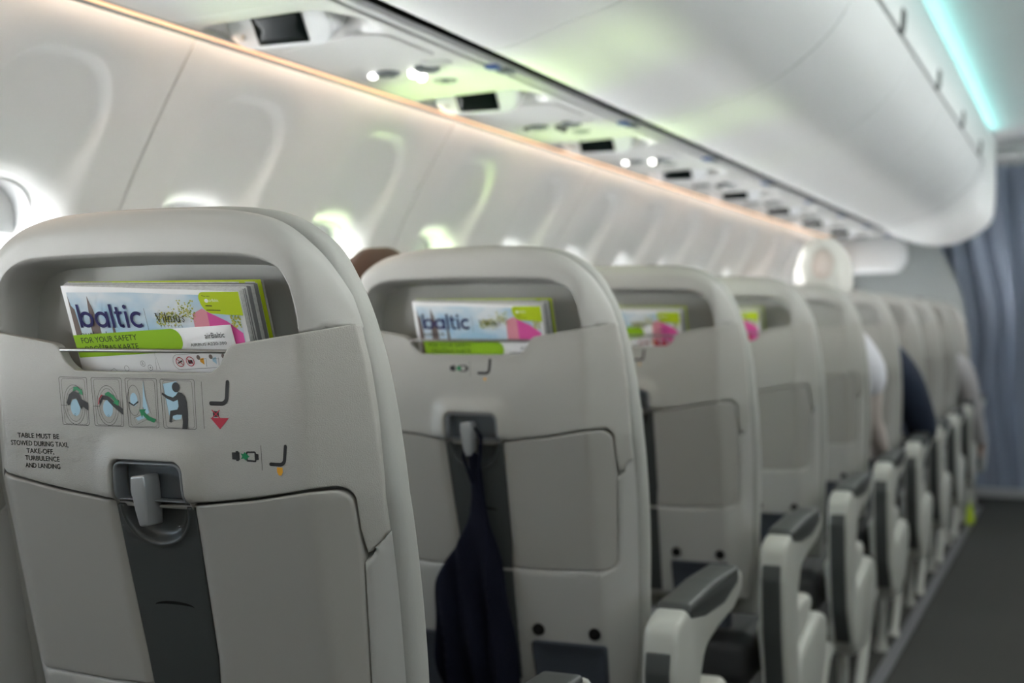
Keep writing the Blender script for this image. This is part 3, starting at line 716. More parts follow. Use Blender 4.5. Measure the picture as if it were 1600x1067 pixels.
# ------------------------------------------------------------------ magazine and safety card
def mag_y(z, d=0.0): return lean(z) + 0.006 - 0.28 * (z - 1.045) + d
def mmap(d): return lambda P, o: np.stack([P[:, 0], mag_y(P[:, 1], d) + o, P[:, 1] + ZO], 1)
def thin(name, poly, d, th, m, parent, curl=0.0):
    poly = np.array(poly, float)
    me = panel(name, poly, lambda P: mag_y(P[:, 1], d) + curl * np.clip((P[:, 0] - 0.06) / 0.06, 0, 1) ** 2, smap, r=th * 0.4, thick=th * 0.6, step=0.02, back=0.0, edge=0.012, ring=(45,))
    return link(name, me, m, parent)
def make_magazine(loc, label, zoff=0.0, tilt=True):
    r = empty('magazine', loc, label, 'magazine', 'magazines in the seat pockets')
    zl = 0.978
    sk = (lambda x, z: (x, z)) 
    thin('front_cover', [(-0.0912, zl), (0.1236, zl), (0.1236, 1.0790), (-0.0908, 1.0862)], 0.0, 0.0006, M['paper'], r)
    fc = r.children[0]
    # page block: leaves fanned from the spine at the left to the open edge at the right
    mes = []
    for k in range(34):
        t = (k + 0.5) / 34; dd = 0.0012 + 0.0265 * t
        top_r = 1.0790 + 0.0112 * t ** 0.8 + random.uniform(-.0006, .0006); xr = 0.1234 + 0.0062 * t + random.uniform(-.0011, .0011)
        poly = [(-0.0885, zl), (xr, zl), (xr + random.uniform(-.0005, .0005), top_r), (-0.0885, 1.0860 + 0.004 * t + random.uniform(-.0004, .0004))]
        mes.append(panel('leaf', np.array(poly), lambda P, dd=dd, t=t: mag_y(P[:, 1], 0) + (0.0008 * (k + 1) / 3 + (dd) * np.clip((P[:, 0] + 0.0885) / 0.21, 0, 1) ** 0.75), smap, r=0.0001, thick=0.0003, step=0.03, back=0.0, edge=0.02, ring=()))
        mes[-1].materials.append(M['pages'] if random.random() < .5 else M['pagesdark'])
    pg = link('page_block', join('page_block', mes), M['pages'], r); pg['label'] = 'fanned grey-white page edges'
    me = panel('back_cover', np.array([(-0.0880, zl), (0.1312, zl), (0.1310, 1.0910), (-0.0880, 1.0905)]), lambda P: mag_y(P[:, 1], 0) + 0.010 + 0.0200 * np.clip((P[:, 0] + 0.088) / 0.21, 0, 1) ** 0.75, smap, r=0.0002, thick=0.0006, step=0.03, back=0.0, ring=())
    link('back_cover', me, M['limeb'], r)['label'] = 'lime green back cover edge'
    # cover print
    P = Print(); P.poly([(-0.0852, 1.0795), (-0.0067, 1.0788), (0.075, 1.0757), (0.1195, 1.0745), (0.1185, 0.985), (-0.0872, 0.985)], M['skyphoto'])
    P.poly([(-0.0852, 1.0775), (-0.0835, 1.066), (-0.0800, 1.062), (-0.0785, 1.037), (-0.0775, 0.985), (-0.0872, 0.985)], M['stone'], 1)
    P.poly([(-0.0605, 1.0760), (-0.0585, 1.0685), (-0.0570, 1.0640), (-0.0555, 1.0560), (-0.0535, 1.0480), (-0.0520, 0.985), (-0.0660, 0.985), (-0.0645, 1.0480), (-0.0630, 1.0560), (-0.0622, 1.0640), (-0.0615, 1.0690)], M['stone'], 1)
    P.poly([(-0.038, 1.043), (-0.0365, 1.047), (-0.035, 1.043), (-0.032, 0.985), (-0.041, 0.985)], M['stone'], 1)
    P.build('cover_photograph', mmap(0), fc, 0.0005)
    P = Print(); P.poly([(0.0639, 1.0573), (0.0765, 1.0625), (0.0860, 1.0570), (0.0850, 0.985), (0.0600, 0.985)], M['pinkl'], 2)
    P.poly([(0.0815, 1.0595), (0.1029, 1.0500), (0.1183, 1.0385), (0.1180, 0.985), (0.0815, 0.985)], M['pink'], 3)
    P.poly([(0.0640, 1.0200), (0.1000, 1.0200), (0.0980, 0.985), (0.0600, 0.985)], M['red'], 4)
    P.build('pink_building', mmap(0), fc, 0.0005)
    P = Print(); rr = random.Random(3)
    for i in range(300):
        a = rr.random(); x = 0.0195 + a * 0.048; z = 1.050 + abs(rr.gauss(0, .35)) * 0.018 * (0.35 + a) + (rr.random() - .5) * .010
        if a > .6: z += .004
        if z > 1.0705: continue
        s = rr.uniform(.0004, .0013); P.poly(ell(x, z, s, s * .8, 6), M['leafy'] if rr.random() < .7 else M['leafg'], 2 + i % 3)
    for i in range(50):
        x = 0.107 + rr.random() * .011; z = 1.044 + rr.random() * .012; s = rr.uniform(.0006, .0014); P.poly(ell(x, z, s, s, 6), M['leafy'] if rr.random() < .6 else M['leafg'], 2 + i % 3)
    P.build('yellow_foliage', mmap(0), fc, 0.0005)
    P = Print(); w = .0034; I = M['navyink']                                # the word baltic, drawn stroke by stroke
    zb = 1.0435; xh = 1.0600; asc = 1.0672
    def ring_(cx, rx, a0=0, a1=360, n=28): return [(cx + rx * math.cos(math.radians(a0 + (a1 - a0) * k / n)), (zb + xh) / 2 + ((xh - zb) / 2 - w / 2) * math.sin(math.radians(a0 + (a1 - a0) * k / n))) for k in range(n + 1)]
    def stem(x, z0, z1): P.poly([(x - w / 2, z0), (x + w / 2, z0), (x + w / 2, z1), (x - w / 2, z1)], I, 6)
    stem(-0.0755, zb, asc); P.line(ring_(-0.0672, 0.0070)[:-1], w, I, True, 7)
    P.line(ring_(-0.0482, 0.0068)[:-1], w, I, True, 7); stem(-0.0408, zb, xh)
    stem(-0.0345, zb, asc)
    P.line([(-0.0268, 1.0645), (-0.0268, zb + .0045), (-0.0258, zb + .0022), (-0.0232, zb + .0016), (-0.0212, zb + .0020)], w * .95, I, False, 7); P.poly([(-0.0305, xh - .0026), (-0.0212, xh - .0026), (-0.0212, xh), (-0.0305, xh)], I, 6)
    stem(-0.0165, zb, xh); P.poly(ell(-0.0165, xh + .0045, .0022, .0022, 16), I, 6)
    P.line(ring_(-0.0035, 0.0072, 48, 312), w, I, False, 7)
    P.build('title_lettering', mmap(0), fc, 0.0006)
    P = Print(); P.text('outlook', -0.0805, 1.0335, x1=-0.0420, h=0.0062, m=M['ink'], lv=6)
    P.build('subtitle_lettering', mmap(0), fc, 0.0006); P = Print()
    P.line([(0.0072, 1.0630), (0.0072, 1.0400)], .0004, M['ink'], False, 6)
    I = M['ink']; zb, zt = 1.0492, 1.0580                                   # Vilnius in thin serif strokes
    P.poly([(0.0192, zt), (0.0207, zt), (0.0232, zb), (0.0226, zb)], I, 7); P.line([(0.0229, zb), (0.0253, zt)], .0004, I, False, 7)
    P.line([(0.0186, zt), (0.0213, zt)], .0004, I, False, 7); P.line([(0.0244, zt), (0.0262, zt)], .0004, I, False, 7)
    def vs(x, z1, wd=.0011): P.poly([(x - wd / 2, zb), (x + wd / 2, zb), (x + wd / 2, z1), (x - wd / 2, z1)], I, 7); P.line([(x - .0012, zb), (x + .0012, zb)], .0003, I, False, 7)
    xhh = 1.0552
    vs(0.0283, xhh); P.poly(ell(0.0283, 1.0572, .0006, .0006, 10), I, 7); vs(0.0312, 1.0588)
    vs(0.0343, xhh); P.line([(0.0345, xhh - .0012), (0.0362, xhh), (0.0376, xhh - .0010), (0.0378, zb)], .0009, I, False, 7)
    vs(0.0412, xhh); P.poly(ell(0.0412, 1.0572, .0006, .0006, 10), I, 7)
    P.line([(0.0442, xhh), (0.0443, zb + .0012), (0.0456, zb), (0.0472, zb + .0012)], .0010, I, False, 7); vs(0.0476, xhh)
    P.line([(0.0535, xhh - .0012), (0.0521, xhh), (0.0509, xhh - .0013), (0.0532, zb + .0018), (0.0520, zb), (0.0506, zb + .0013)], .0009, I, False, 7)
    for k in range(7): P.line([(0.0232 + k * .0042, 1.0462), (0.0238 + k * .0042, 1.0440)], .0006, I, False, 7)
    P.build('city_lettering', mmap(0), fc, 0.0006)
    P = Print(); P.poly(fillet([(0.0742, 1.0800 - .0015), (0.1232, 1.0785), (0.1232, 1.0555), (0.0790, 1.0580)], [.006, .0005, .0005, .014], 10), M['limeb'], 8)
    P.poly(ell(0.0845, 1.0700, .0023, .0019, 18), M['paper'], 9)
    P.text('The new', 0.0800, 1.0738, x1=0.0895, h=0.0016, m=M['ink'], lv=9); P.text('airBaltic', 0.0872, 1.0690, x1=0.0985, h=0.0028, m=M['paper'], lv=9)
    P.line([(0.0822, 1.0652), (0.0898, 1.0650)], .0009, M['ink'], False, 9); P.line([(0.0822, 1.0610), (0.0985, 1.0606)], .0007, M['ink'], False, 9)
    P.build('lime_sticker', mmap(0), fc, 0.0006)
    return r
def make_card(loc, label, low=False):
    r = empty('safety_card', loc, label, 'card', 'safety cards in the seat pockets')
    a = math.atan2(0.0112, 0.1944) if not low else 0.0; ca, sa = math.cos(a), math.sin(a)
    ox, oz = (-0.0887, 1.0355) if not low else (-0.0800, 1.0190)
    W = 0.196; H_ = 0.060
    def T(u, v): return (ox + u * ca - v * sa, oz + u * sa + v * ca)                 # u right, v up from the top left corner
    def cmap(P, o): 
        X = np.stack([ox + P[:, 0] * ca - P[:, 1] * sa, oz + P[:, 0] * sa + P[:, 1] * ca], 1)
        return np.stack([X[:, 0], mag_y(X[:, 1], -0.0030 if not low else -0.0058) + o, X[:, 1] + ZO], 1)
    me = panel('card_sheet', np.array([(0, -H_), (W, -H_), (W, 0), (0, 0)]), lambda P: np.zeros(len(P)), cmap, r=0.0002, thick=0.0003, step=0.02, back=0.0, ring=())
    link('card_sheet', me, M['paper'], r)
    P = Print(); P.poly(fillet([(0, 0), (0.1345, 0), (0.1345, -0.0232), (0, -0.0232)], [0, .011, .011, 0], 10), M['lime'])
    P.build('green_band', cmap, r, .0002)
    P = Print(); P.text('FOR YOUR SAFETY', 0.0090, -0.0088, x1=0.0800, h=0.0056, m=M['ink'], lv=2); P.text('DROŠĪBAS KARTE', 0.0110, -0.0178, x1=0.0790, h=0.0056, m=M['ink'], lv=2)
    P.text('airBaltic', 0.1625, -0.0118, x1=0.1862, h=0.0052, m=M['ink'], lv=2); P.text('AIRBUS A220-300', 0.1428, -0.0188, x1=0.1862, h=0.0028, m=M['ink'], lv=2)
    P.build('card_lettering', cmap, r, .0002)
    P = Print(); zc = -0.0335
    P.line(rrect(0.158, zc, 0.084, 0.0150, 0.0072), .0003, M['ink'], True, 2)
    for k, u in enumerate((0.1245, 0.1370)):
        P.line(ell(u, zc, .0046, .0046, 24), .0008, M['red'], True, 4); P.line([(u - .0032, zc + .0032), (u + .0032, zc - .0032)], .0007, M['red'], False, 5)
        if k: P.poly([(u - .0026, zc - .0022), (u + .0026, zc - .0022), (u + .0026, zc + .0014), (u - .0026, zc + .0014)], M['ink'], 3)
        else: P.line([(u - .003, zc - .0012), (u + .003, zc + .0012)], .0012, M['ink'], False, 3)
    for u in (0.1510, 0.1660, 0.1810):
        P.poly(ell(u - .003, zc + .0035, .0022, .0024, 14), M['stone'], 3); P.poly([(u - .002, zc + .002), (u + .003, zc + .003), (u + .002, zc - .004), (u - .002, zc - .001)], M['orangeink'] if u < .16 else M['skyblue'], 2)
        P.line([(u - .001, zc + .001), (u + .006, zc + .002), (u + .004, zc - .006)], .0004, M['ink'], False, 3)
    for u, v in ((0.0780, -0.0330), (0.0860, -0.0375), (0.056, -0.0370)): P.line(ell(u, v, .0028, .0028, 18), .0003, M['ink'], True, 2)
    P.text('5', 0.0770, -0.0343, h=.0026, m=M['ink'], lv=2); P.text('4', 0.0850, -0.0388, h=.0026, m=M['ink'], lv=2)
    P.line([(0.0930, -0.0400), (0.0965, -0.0220), (0.0975, -0.0400)], .0003, M['ink'], False, 2)
    P.line([(0.030, -0.041), (0.040, -0.036), (0.046, -0.042)], .0003, M['ink'], False, 2)
    P.build('card_pictograms', cmap, r, .0002)
    return r
mg = make_magazine((AX, Y1, 0), 'sharp in-flight magazine with a lime sticker in the nearest pocket')
dup(mg, (AX, Y1 + PITCH_Y, -0.006), 'blurred magazine in the second seat pocket, above a green band')
dup(mg, (AX - 0.010, Y1 + PITCH_Y * 2, -0.010), 'blurred magazine in the third seat pocket, partly hidden by the second seat')
dup(mg, (AX - 0.024, Y1 + PITCH_Y * 3, -0.004), 'sliver of a magazine in the fourth seat pocket')
c1 = make_card((AX, Y1, 0), 'safety card with lettering readable in front of the nearest magazine')
c2 = make_card((AX, Y1 + PITCH_Y, 0), 'safety card showing only its green band below the steel bar of the second seat', True)
dup(c1, (AX - 0.012, Y1 + PITCH_Y * 2, -0.004), 'safety card in front of the pink cover of the third seat')

# ------------------------------------------------------------------ jacket hanging from the second seat's latch
def jacket():
    out = catmull([(0.006, 0.842), (0.009, 0.80), (0.014, 0.745), (0.026, 0.690), (0.036, 0.62), (0.041, 0.54), (0.042, 0.45), (0.03, 0.40), (-0.03, 0.395), (-0.075, 0.41), (-0.092, 0.50), (-0.092, 0.57), (-0.086, 0.625), (-0.062, 0.672), (-0.030, 0.715), (-0.014, 0.76), (-0.009, 0.80), (-0.008, 0.842)], 5, True)
    def f(P):
        x, z = P[:, 0], P[:, 1]; g = np.clip((0.80 - z) / 0.3, 0, 1)
        return lean(z) - 0.012 - 0.030 * g - 0.012 * g * np.sin(x * 150 + 9 * z) - 0.006 * g * np.sin(x * 260 - 14 * z + 1) - 0.004 * np.sin(40 * z + x * 60) * g
    r = empty('jacket', (AX, Y1 + PITCH_Y, 0), 'dark navy jacket hanging from the table latch of the second seat', 'jacket')
    link('cloth', panel('cloth', out, f, smap, r=0.008, thick=0.004, step=0.010, back=0.0, edge=0.008), M['jacket'], r)
    y = sy(0.86)
    link('hanging_loop', tube('hanging_loop', [(0.004, sy(.80) - .010, .80 + ZO), (0.016, y - .010, 0.845 + ZO), (0.014, y - .004, 0.872 + ZO), (0.004, y - .004, 0.885 + ZO), (-0.012, y - .006, 0.868 + ZO), (-0.012, y - .012, 0.84 + ZO), (-0.004, sy(.80) - .012, .80 + ZO)], 0.0028, 8), M['jacket'], r)
jacket()

# ------------------------------------------------------------------ cabin shell
YB, YE = -1.9, 8.75                      # rear and front ends of the cabin
WP = catmull([(-1.60, -0.06), (-1.655, 0.12), (-1.690, 0.35), (-1.703, 0.60), (-1.695, 0.85), (-1.668, 1.02), (-1.632, 1.13), (-1.582, 1.257), (-1.505, 1.40), (-1.420, 1.538)], 12)
def wallx(z): return np.interp(z, WP[:, 1], WP[:, 0])
PW = 1.05; WINZ, WINH, WINW = 1.085, 0.39, 0.25
wins_local = (-0.2625, 0.2625)
HOLES = [rrect(y, WINZ, WINW, WINH, 0.10) for y in wins_local]
SCOOP = [fillet([(y - 0.165, 0.70), (y + 0.165, 0.70), (y + 0.165, 1.20), (y + 0.130, 1.475), (y - 0.130, 1.475), (y - 0.165, 1.20)], [0.12, 0.12, 0.1, 0.11, 0.11, 0.1], 8) for y in wins_local]
def f_wall(P):
    w = np.zeros(len(P))
    for h, s in zip(HOLES, SCOOP):
        sd_ = sdf(P, s); w = np.maximum(w, 0.024 * sst((sd_ + 0.002) / (0.012 + 0.05 * sst((1.40 - P[:, 1]) / 0.15))) + 0.020 * sst((1.475 - P[:, 1]) / 0.30) * sst(sd_ / 0.08) + 0.016 * sst(1 - np.maximum(0, -sdf(P, h)) / 0.025))
    return w
wmap = lambda P, w: np.stack([wallx(P[:, 1]) - w, P[:, 0], P[:, 1] + ZO], 1)
wall_me = panel('wall_left', np.array([(-PW / 2 + .0022, -0.05), (PW / 2 - .0022, -0.05), (PW / 2 - .0022, 1.537), (-PW / 2 + .0022, 1.537)]), f_wall, wmap, r=0.0025, thick=0.012, step=0.022, holes=HOLES, rh=0.010,
                feats=[(s, (-0.003, 0.0, 0.003, 0.006, 0.009, 0.013, 0.02, 0.035, 0.05)) for s in SCOOP], edge=0.012)
# reveal, pane, blind with its grip
def win_ring(off, grow, n=None):
    p = densify(rrect(0, WINZ, WINW + grow, WINH + grow, 0.10 + grow / 2), 0.02)
    return np.stack([wallx(p[:, 1]) - 0.052 - off, p[:, 0], p[:, 1] + ZO], 1)
def reveal_me():
    lv = [win_ring(0.006, 0.0), win_ring(0.02, -0.004), win_ring(0.045, -0.012), win_ring(0.06, -0.022), win_ring(0.062, -0.03)]
    lv = [l if len(l) == len(lv[0]) else None for l in lv]
    base = densify(rrect(0, WINZ, WINW, WINH, 0.10), 0.02); V = []
    for off, sc in ((0.004, 1.0), (0.02, .985), (0.045, .955), (0.060, .92), (0.061, .88)):
        q = np.stack([base[:, 0] * sc, (base[:, 1] - WINZ) * (1 - (1 - sc) * .65) + WINZ], 1)
        V.append(np.stack([wallx(q[:, 1]) - 0.052 - off, q[:, 0], q[:, 1] + ZO], 1))
    n = len(base); F = [(k * n + i, k * n + (i + 1) % n, (k + 1) * n + (i + 1) % n, (k + 1) * n + i) for k in range(4) for i in range(n)]
    return mesh('window_frame', np.concatenate(V), F)
rev_me = reveal_me()
pane_out = densify(rrect(0, WINZ, WINW * .93, WINH * .95, 0.09), 0.02)
pane_me = panel('pane', pane_out, lambda P: np.full(len(P), 0.116), wmap, r=0.0005, thick=0.004, step=0.04, back=0.0, ring=())
bl_p = [p for p in densify(rrect(0, WINZ, WINW * .965, WINH * .975, 0.095), 0.02) if p[1] >= 1.185]
blind_me = panel('blind', np.array(sorted(bl_p, key=lambda p: math.atan2(p[1] - 1.1851, p[0]))), lambda P: np.full(len(P), 0.088), wmap, r=0.002, thick=0.003, step=0.03, back=0.0, ring=(45,))
blr_p = [p for p in densify(rrect(0, WINZ, WINW * .965, WINH * .975, 0.095), 0.02) if p[1] >= 1.10]
blindr_me = panel('blind', np.array(sorted(blr_p, key=lambda p: math.atan2(p[1] - 1.1001, p[0]))), lambda P: np.full(len(P), 0.088), wmap, r=0.002, thick=0.003, step=0.03, back=0.0, ring=(45,))
gr_p = fillet([(-0.030, 1.243), (0.030, 1.243), (0.030, 1.262), (0.012, 1.285), (-0.012, 1.285), (-0.030, 1.262)], [.004, .004, .012, .012, .012, .012])
grip_me = panel('blind_grip', gr_p, lambda P: np.full(len(P), 0.066), wmap, r=0.006, thick=0.016, step=0.012, ring=(60, 30))
hull_prof = lambda z: np.interp(z, WP[:, 1], WP[:, 0])
pan_c = [1.97 + PW / 2 + PW * k for k in range(-4, 7)]         # seams measured at 1.97, 3.02, 4.07
yb0, ye0 = pan_c[0] - PW / 2, pan_c[-1] + PW / 2
win_y = [c + w for c in pan_c for w in wins_local]
hh = [rrect(y, WINZ, WINW * .9, WINH * .94, 0.09) for y in win_y]
hull_me = panel('wall_lining', np.array([(yb0, -0.05), (ye0, -0.05), (ye0, 1.70), (yb0, 1.70)]), lambda P: np.full(len(P), 0.126), wmap, r=0.0005, thick=0.01, step=0.10, holes=hh, rh=0.0005, edge=0.05, ring=())
gask_z = np.linspace(-0.05, 1.535, 40)
def gasket():
    V = []; 
    for z in gask_z:
        for y in (-0.012, 0.012): V.append((float(wallx(z)) - 0.004, y, z + ZO))
    return mesh('wall_gasket', V, [(2 * i, 2 * i + 1, 2 * i + 3, 2 * i + 2) for i in range(len(gask_z) - 1)])
gask_me = gasket()
MIRX = 0.10
def both(fn, right=True):
    fn(False)
    if right: fn(True)
def place(o, y, right):
    o.location = (2 * MIRX if right else 0, y, 0)
    if right: o.scale.x = -1
    return o
wn_ = [0]
def shell(right):
    sd = 'right' if right else 'left'
    for c in pan_c:
        o = struct(place(link('wall_' + sd, wall_me, M['wall']), c, right))
        g = link('seam_gasket', gask_me, M['gasket'], o); g.location = (0, PW / 2, 0)
    struct(place(link('wall_lining_' + sd, hull_me, M['hull']), 0, right))
    for y in win_y:
        wn_[0] += 1
        w = bpy.data.objects.new('window_%d' % wn_[0], None); COL.objects.link(w); place(w, y, right); struct(w)
        link('window_frame', rev_me, M['reveal'], w); link('pane', pane_me, M['glass'], w)
        b = link('blind', blindr_me if right else blind_me, M['blind'], w)      # far-side ones are unseen, lowered to block daylight; link('blind_grip', grip_me, M['gripgrey'], b)
both(shell)

# floor, seat track, crown
struct(link('floor', box('floor', (-1.62, yb0, -0.10), (1.82, 9.6, 0.0)), M['carpet']))
def track(right):
    o = link('trim_1', box('trim_1', (-0.600, yb0, 0.0), (-0.560, YE - 0.3, 0.012), 0.004), M['track']); struct(place(o, 0, right))
track(False)
CZ = 2.150
def ceil_me():
    xs = np.linspace(-0.56, 0.76, 25); V = []
    for y in (yb0, 9.2):
        for x in xs: V.append((x, y, CZ + 0.05 * math.cos((x - MIRX) / 0.66 * PI / 2) + ZO - 0.01))
    n = len(xs); return mesh('ceiling', V, [(i, i + 1, n + i + 1, n + i) for i in range(n - 1)])
struct(link('ceiling', ceil_me(), M['ceil']))
def crown(right):
    V = [(-1.56, yb0, 1.74), (-1.50, yb0, 2.30), (-0.30, yb0, 2.42), (0.10, yb0, 2.44)]
    V2 = [(x, 9.5, z) for x, y, z in V]
    struct(place(link('ceiling_lining', mesh('ceiling_lining', V + V2, [(i, i + 1, 5 + i, 4 + i) for i in range(3)], False), M['hull']), 0, right))
both(crown)
def ends(y, name):
    struct(link(name, box(name, (-1.85, y - 0.02, -0.05), (2.05, y + 0.02, 2.5)), M['bulk']))
ends(yb0 - .03, 'wall_rear'); ends(9.55, 'wall_front')

# overhead bins: doors of one length, hinged over a black gap
BP = catmull([(-1.040, 1.562), (-1.026, 1.5585), (-0.985, 1.562), (-0.92, 1.580), (-0.86, 1.600), (-0.79, 1.618), (-0.72, 1.648), (-0.645, 1.700), (-0.578, 1.762), (-0.536, 1.825), (-0.507, 1.884)], 6)
BL = 1.048
bseg = np.linalg.norm(np.diff(BP, axis=0), axis=1); bs = np.concatenate([[0], np.cumsum(bseg)]); BTOT = bs[-1]
def bmap(P, w):
    x = np.interp(P[:, 1], bs, BP[:, 0]); z = np.interp(P[:, 1], bs, BP[:, 1])
    e = 1e-3; tx = np.interp(P[:, 1] + e, bs, BP[:, 0]) - np.interp(P[:, 1] - e, bs, BP[:, 0]); tz = np.interp(P[:, 1] + e, bs, BP[:, 1]) - np.interp(P[:, 1] - e, bs, BP[:, 1])
    L = np.sqrt(tx * tx + tz * tz); nx, nz = -tz / L, tx / L                  # inward (up and outboard)
    return np.stack([x + nx * w, P[:, 0], z + nz * w + ZO], 1)
def bin_panel(L): return panel('bin_door', np.array([(-L / 2 + .0045, 0.0), (L / 2 - .0045, 0.0), (L / 2 - .0045, BTOT), (-L / 2 + .0045, BTOT)]), lambda P: np.zeros(len(P)), bmap, r=0.0015, thick=0.016, step=0.03)
bin_me = bin_panel(BL)
latch_p = fillet([(0.185, -0.004), (0.265, -0.004), (0.262, 0.085), (0.188, 0.085)], [0.02, 0.02, 0.03, 0.03])
fas0, fas1 = np.array([-0.505, 1.888]), np.array([-0.492, 2.082])
def fmap(P, w): 
    t = P[:, 1] / 0.1945; x = fas0[0] + (fas1[0] - fas0[0]) * t; z = fas0[1] + (fas1[1] - fas0[1]) * t
    return np.stack([x - w, P[:, 0], z + ZO], 1)
blatch_me = panel('latch', latch_p, lambda P: -0.010 + 0.012 * sst(1 - dist(P, latch_p) / 0.02), fmap, r=0.004, thick=0.006, step=0.012)
bin_y = [2.340 + BL * (k + .5) for k in range(-5, 5)]
def bins(right):
    words = ['rearmost', 'second', 'third', 'fourth', 'fifth']
    for i, y in enumerate(bin_y):
        if right:
            struct(place(link('trim_5', bin_me, M['bin']), y, True)); continue
        r = empty('overhead_bin', (0, y, 0)); k = i - 4
        if k < -1: 
            # behind the camera
            r['label'] = 'white overhead bin door behind the viewer over the rear rows'
        else: r['label'] = ['white overhead bin door nearest the viewer, at the top edge of the photo', 'white overhead bin door between the two plain curved seams', 'white overhead bin door with the nearest dark latch', 'white overhead bin door with the second dark latch', 'white overhead bin door with the third dark latch', 'white overhead bin door with the fourth dark latch', 'white overhead bin door with the farthest dark latch', 'last overhead bin door before the curtain'][min(k + 1, 7)]
        r['category'] = 'overhead bin'; r['group'] = 'overhead bins of the left side'
        link('bin_door', bin_me, M['bin'], r); link('latch', blatch_me, M['dark'], r)['label'] = 'dark grey latch'
both(bins)
by0, by1 = bin_y[0] - BL / 2, bin_y[-1] + BL / 2
def bin_extra(right):
    def pl(name, sec, m, y0=by0, y1=8.28):
        V = [(x, y0, z + ZO) for x, z in sec] + [(x, y1, z + ZO) for x, z in sec]; n = len(sec)
        return struct(place(link(name, sharp(mesh(name, V, [(i, i + 1, n + i + 1, n + i) for i in range(n - 1)]), 30), m), 0, right))
    pl('trim_2', [(-0.514, 1.899), (-0.5045, 1.9005), (-0.4925, 2.082), (-0.496, 2.090), (-0.520, 2.086), (-0.64, 2.060)], M['bin'])          # fascia above the doors
    pl('trim_3', [(-1.040, 1.575), (-1.046, 1.62), (-1.070, 1.62), (-1.072, 1.566)], M['black'])                                    # black gap
    pl('trim_10', [(-0.5150, 1.876), (-0.5125, 1.890), (-0.5120, 1.906)], M['seamdark'])
    pl('trim_4', [(-1.072, 1.575), (-1.072, 1.560), (-1.075, 1.556), (-1.092, 1.556), (-1.095, 1.560), (-1.1, 1.572), (-1.108, 1.572)], M['rail'], y1=8.5)
    pl('cyan_light_strip' if 0 else 'trim_6', [(-0.518, 2.088), (-0.510, 2.094)], M['cyan'])
    pl('trim_7', [(-1.4155, 1.5420), (-1.4145, 1.5450), (-1.4100, 1.5462)], M['orange'], y1=8.4)
    pl('trim_8', [(-1.60, 1.56), (-1.42, 1.575), (-1.395, 1.575)], M['hull'])
both(bin_extra)
# seam backing behind the bins
def bin_back(right):
    V = []; 
    for y in (by0, 8.28):
        for x, z in BP[::2]: V.append((x - 0.004, y, z + 0.0045 + ZO))
    n = len(BP[::2]); struct(place(link('trim_9', mesh('trim_9', V, [(i, i + 1, n + i + 1, n + i) for i in range(n - 1)]), M['seamdark']), 0, right))
both(bin_back)

# rounded end cap closing the bin row
def end_cap():
    ea = np.array([(-1.056, 1.557), (-1.040, 1.548), (-0.99, 1.528), (-0.93, 1.508), (-0.86, 1.492), (-0.79, 1.488), (-0.71, 1.496), (-0.63, 1.524), (-0.56, 1.566), (-0.505, 1.622), (-0.488, 1.70), (-0.484, 1.80), (-0.484, 1.90), (-0.486, 2.085)])
    def res(p, n=44):
        p = catmull(p, 6); s = np.concatenate([[0], np.cumsum(np.linalg.norm(np.diff(p, axis=0), axis=1))]); t = np.linspace(0, s[-1], n)
        return np.stack([np.interp(t, s, p[:, 0]), np.interp(t, s, p[:, 1])], 1)
    A = res(np.concatenate([BP[::6], [(-0.500, 1.95), (-0.492, 2.085)]])); B = res(ea); V = []; lv = []
    for t, y in ((0, 7.588), (.10, 7.74), (.4, 7.88), (.75, 8.0), (.95, 8.12), (1, 8.22), (1, 8.27)): lv.append((A * (1 - t) + B * t, y))
    cen = np.array([-0.80, 1.85])
    for s, y in ((0.985, 8.288), (0.95, 8.297), (0.6, 8.30), (0.0, 8.30)): lv.append((cen + (B - cen) * s, y))
    for p, y in lv: V += [(x, y, z + ZO) for x, z in p]
    n = 44; F = [(k * n + i, k * n + i + 1, (k + 1) * n + i + 1, (k + 1) * n + i) for k in range(len(lv) - 1) for i in range(n - 1)]
    o = link('bin_end_cap', mesh('bin_end_cap', V, F), M['bin']); tag(o, 'bulging white end cap closing the overhead bin row beside the curtain', 'end cap')
end_cap()

# ------------------------------------------------------------------ service panels under the bins
PSUZ = 1.556
def pmap(P, w): return np.stack([P[:, 0], P[:, 1], PSUZ - 0.012 * (P[:, 0] + 1.10) / -0.30 + w + ZO], 1)      # w goes up
PL = 0.826
def psu_base(L=PL):
    o = [(-1.398, -L / 2 + .001), (-1.103, -L / 2 + .001), (-1.103, L / 2 - .001), (-1.398, L / 2 - .001)]
    cap = fillet([(-1.397, -0.36), (-1.150, -0.36), (-1.118, -0.26), (-1.150, -0.175), (-1.397, -0.175)], [0.05, 0.03, 0.05, 0.05, 0.05])
    row = rrect(-1.262, 0.165, 0.20, 0.20, 0.06)
    fl = lambda P: 0.046 * sst((sdf(P, cap) + 0.004) / 0.022) + 0.007 * sst(sdf(P, row) / 0.02)
    return panel('base_panel', np.array(o), fl, pmap, r=0.004, thick=0.012, step=0.018, feats=[(cap, (-0.003, 0.005, 0.012, 0.018)), (row, (0.0, 0.01, 0.02))])
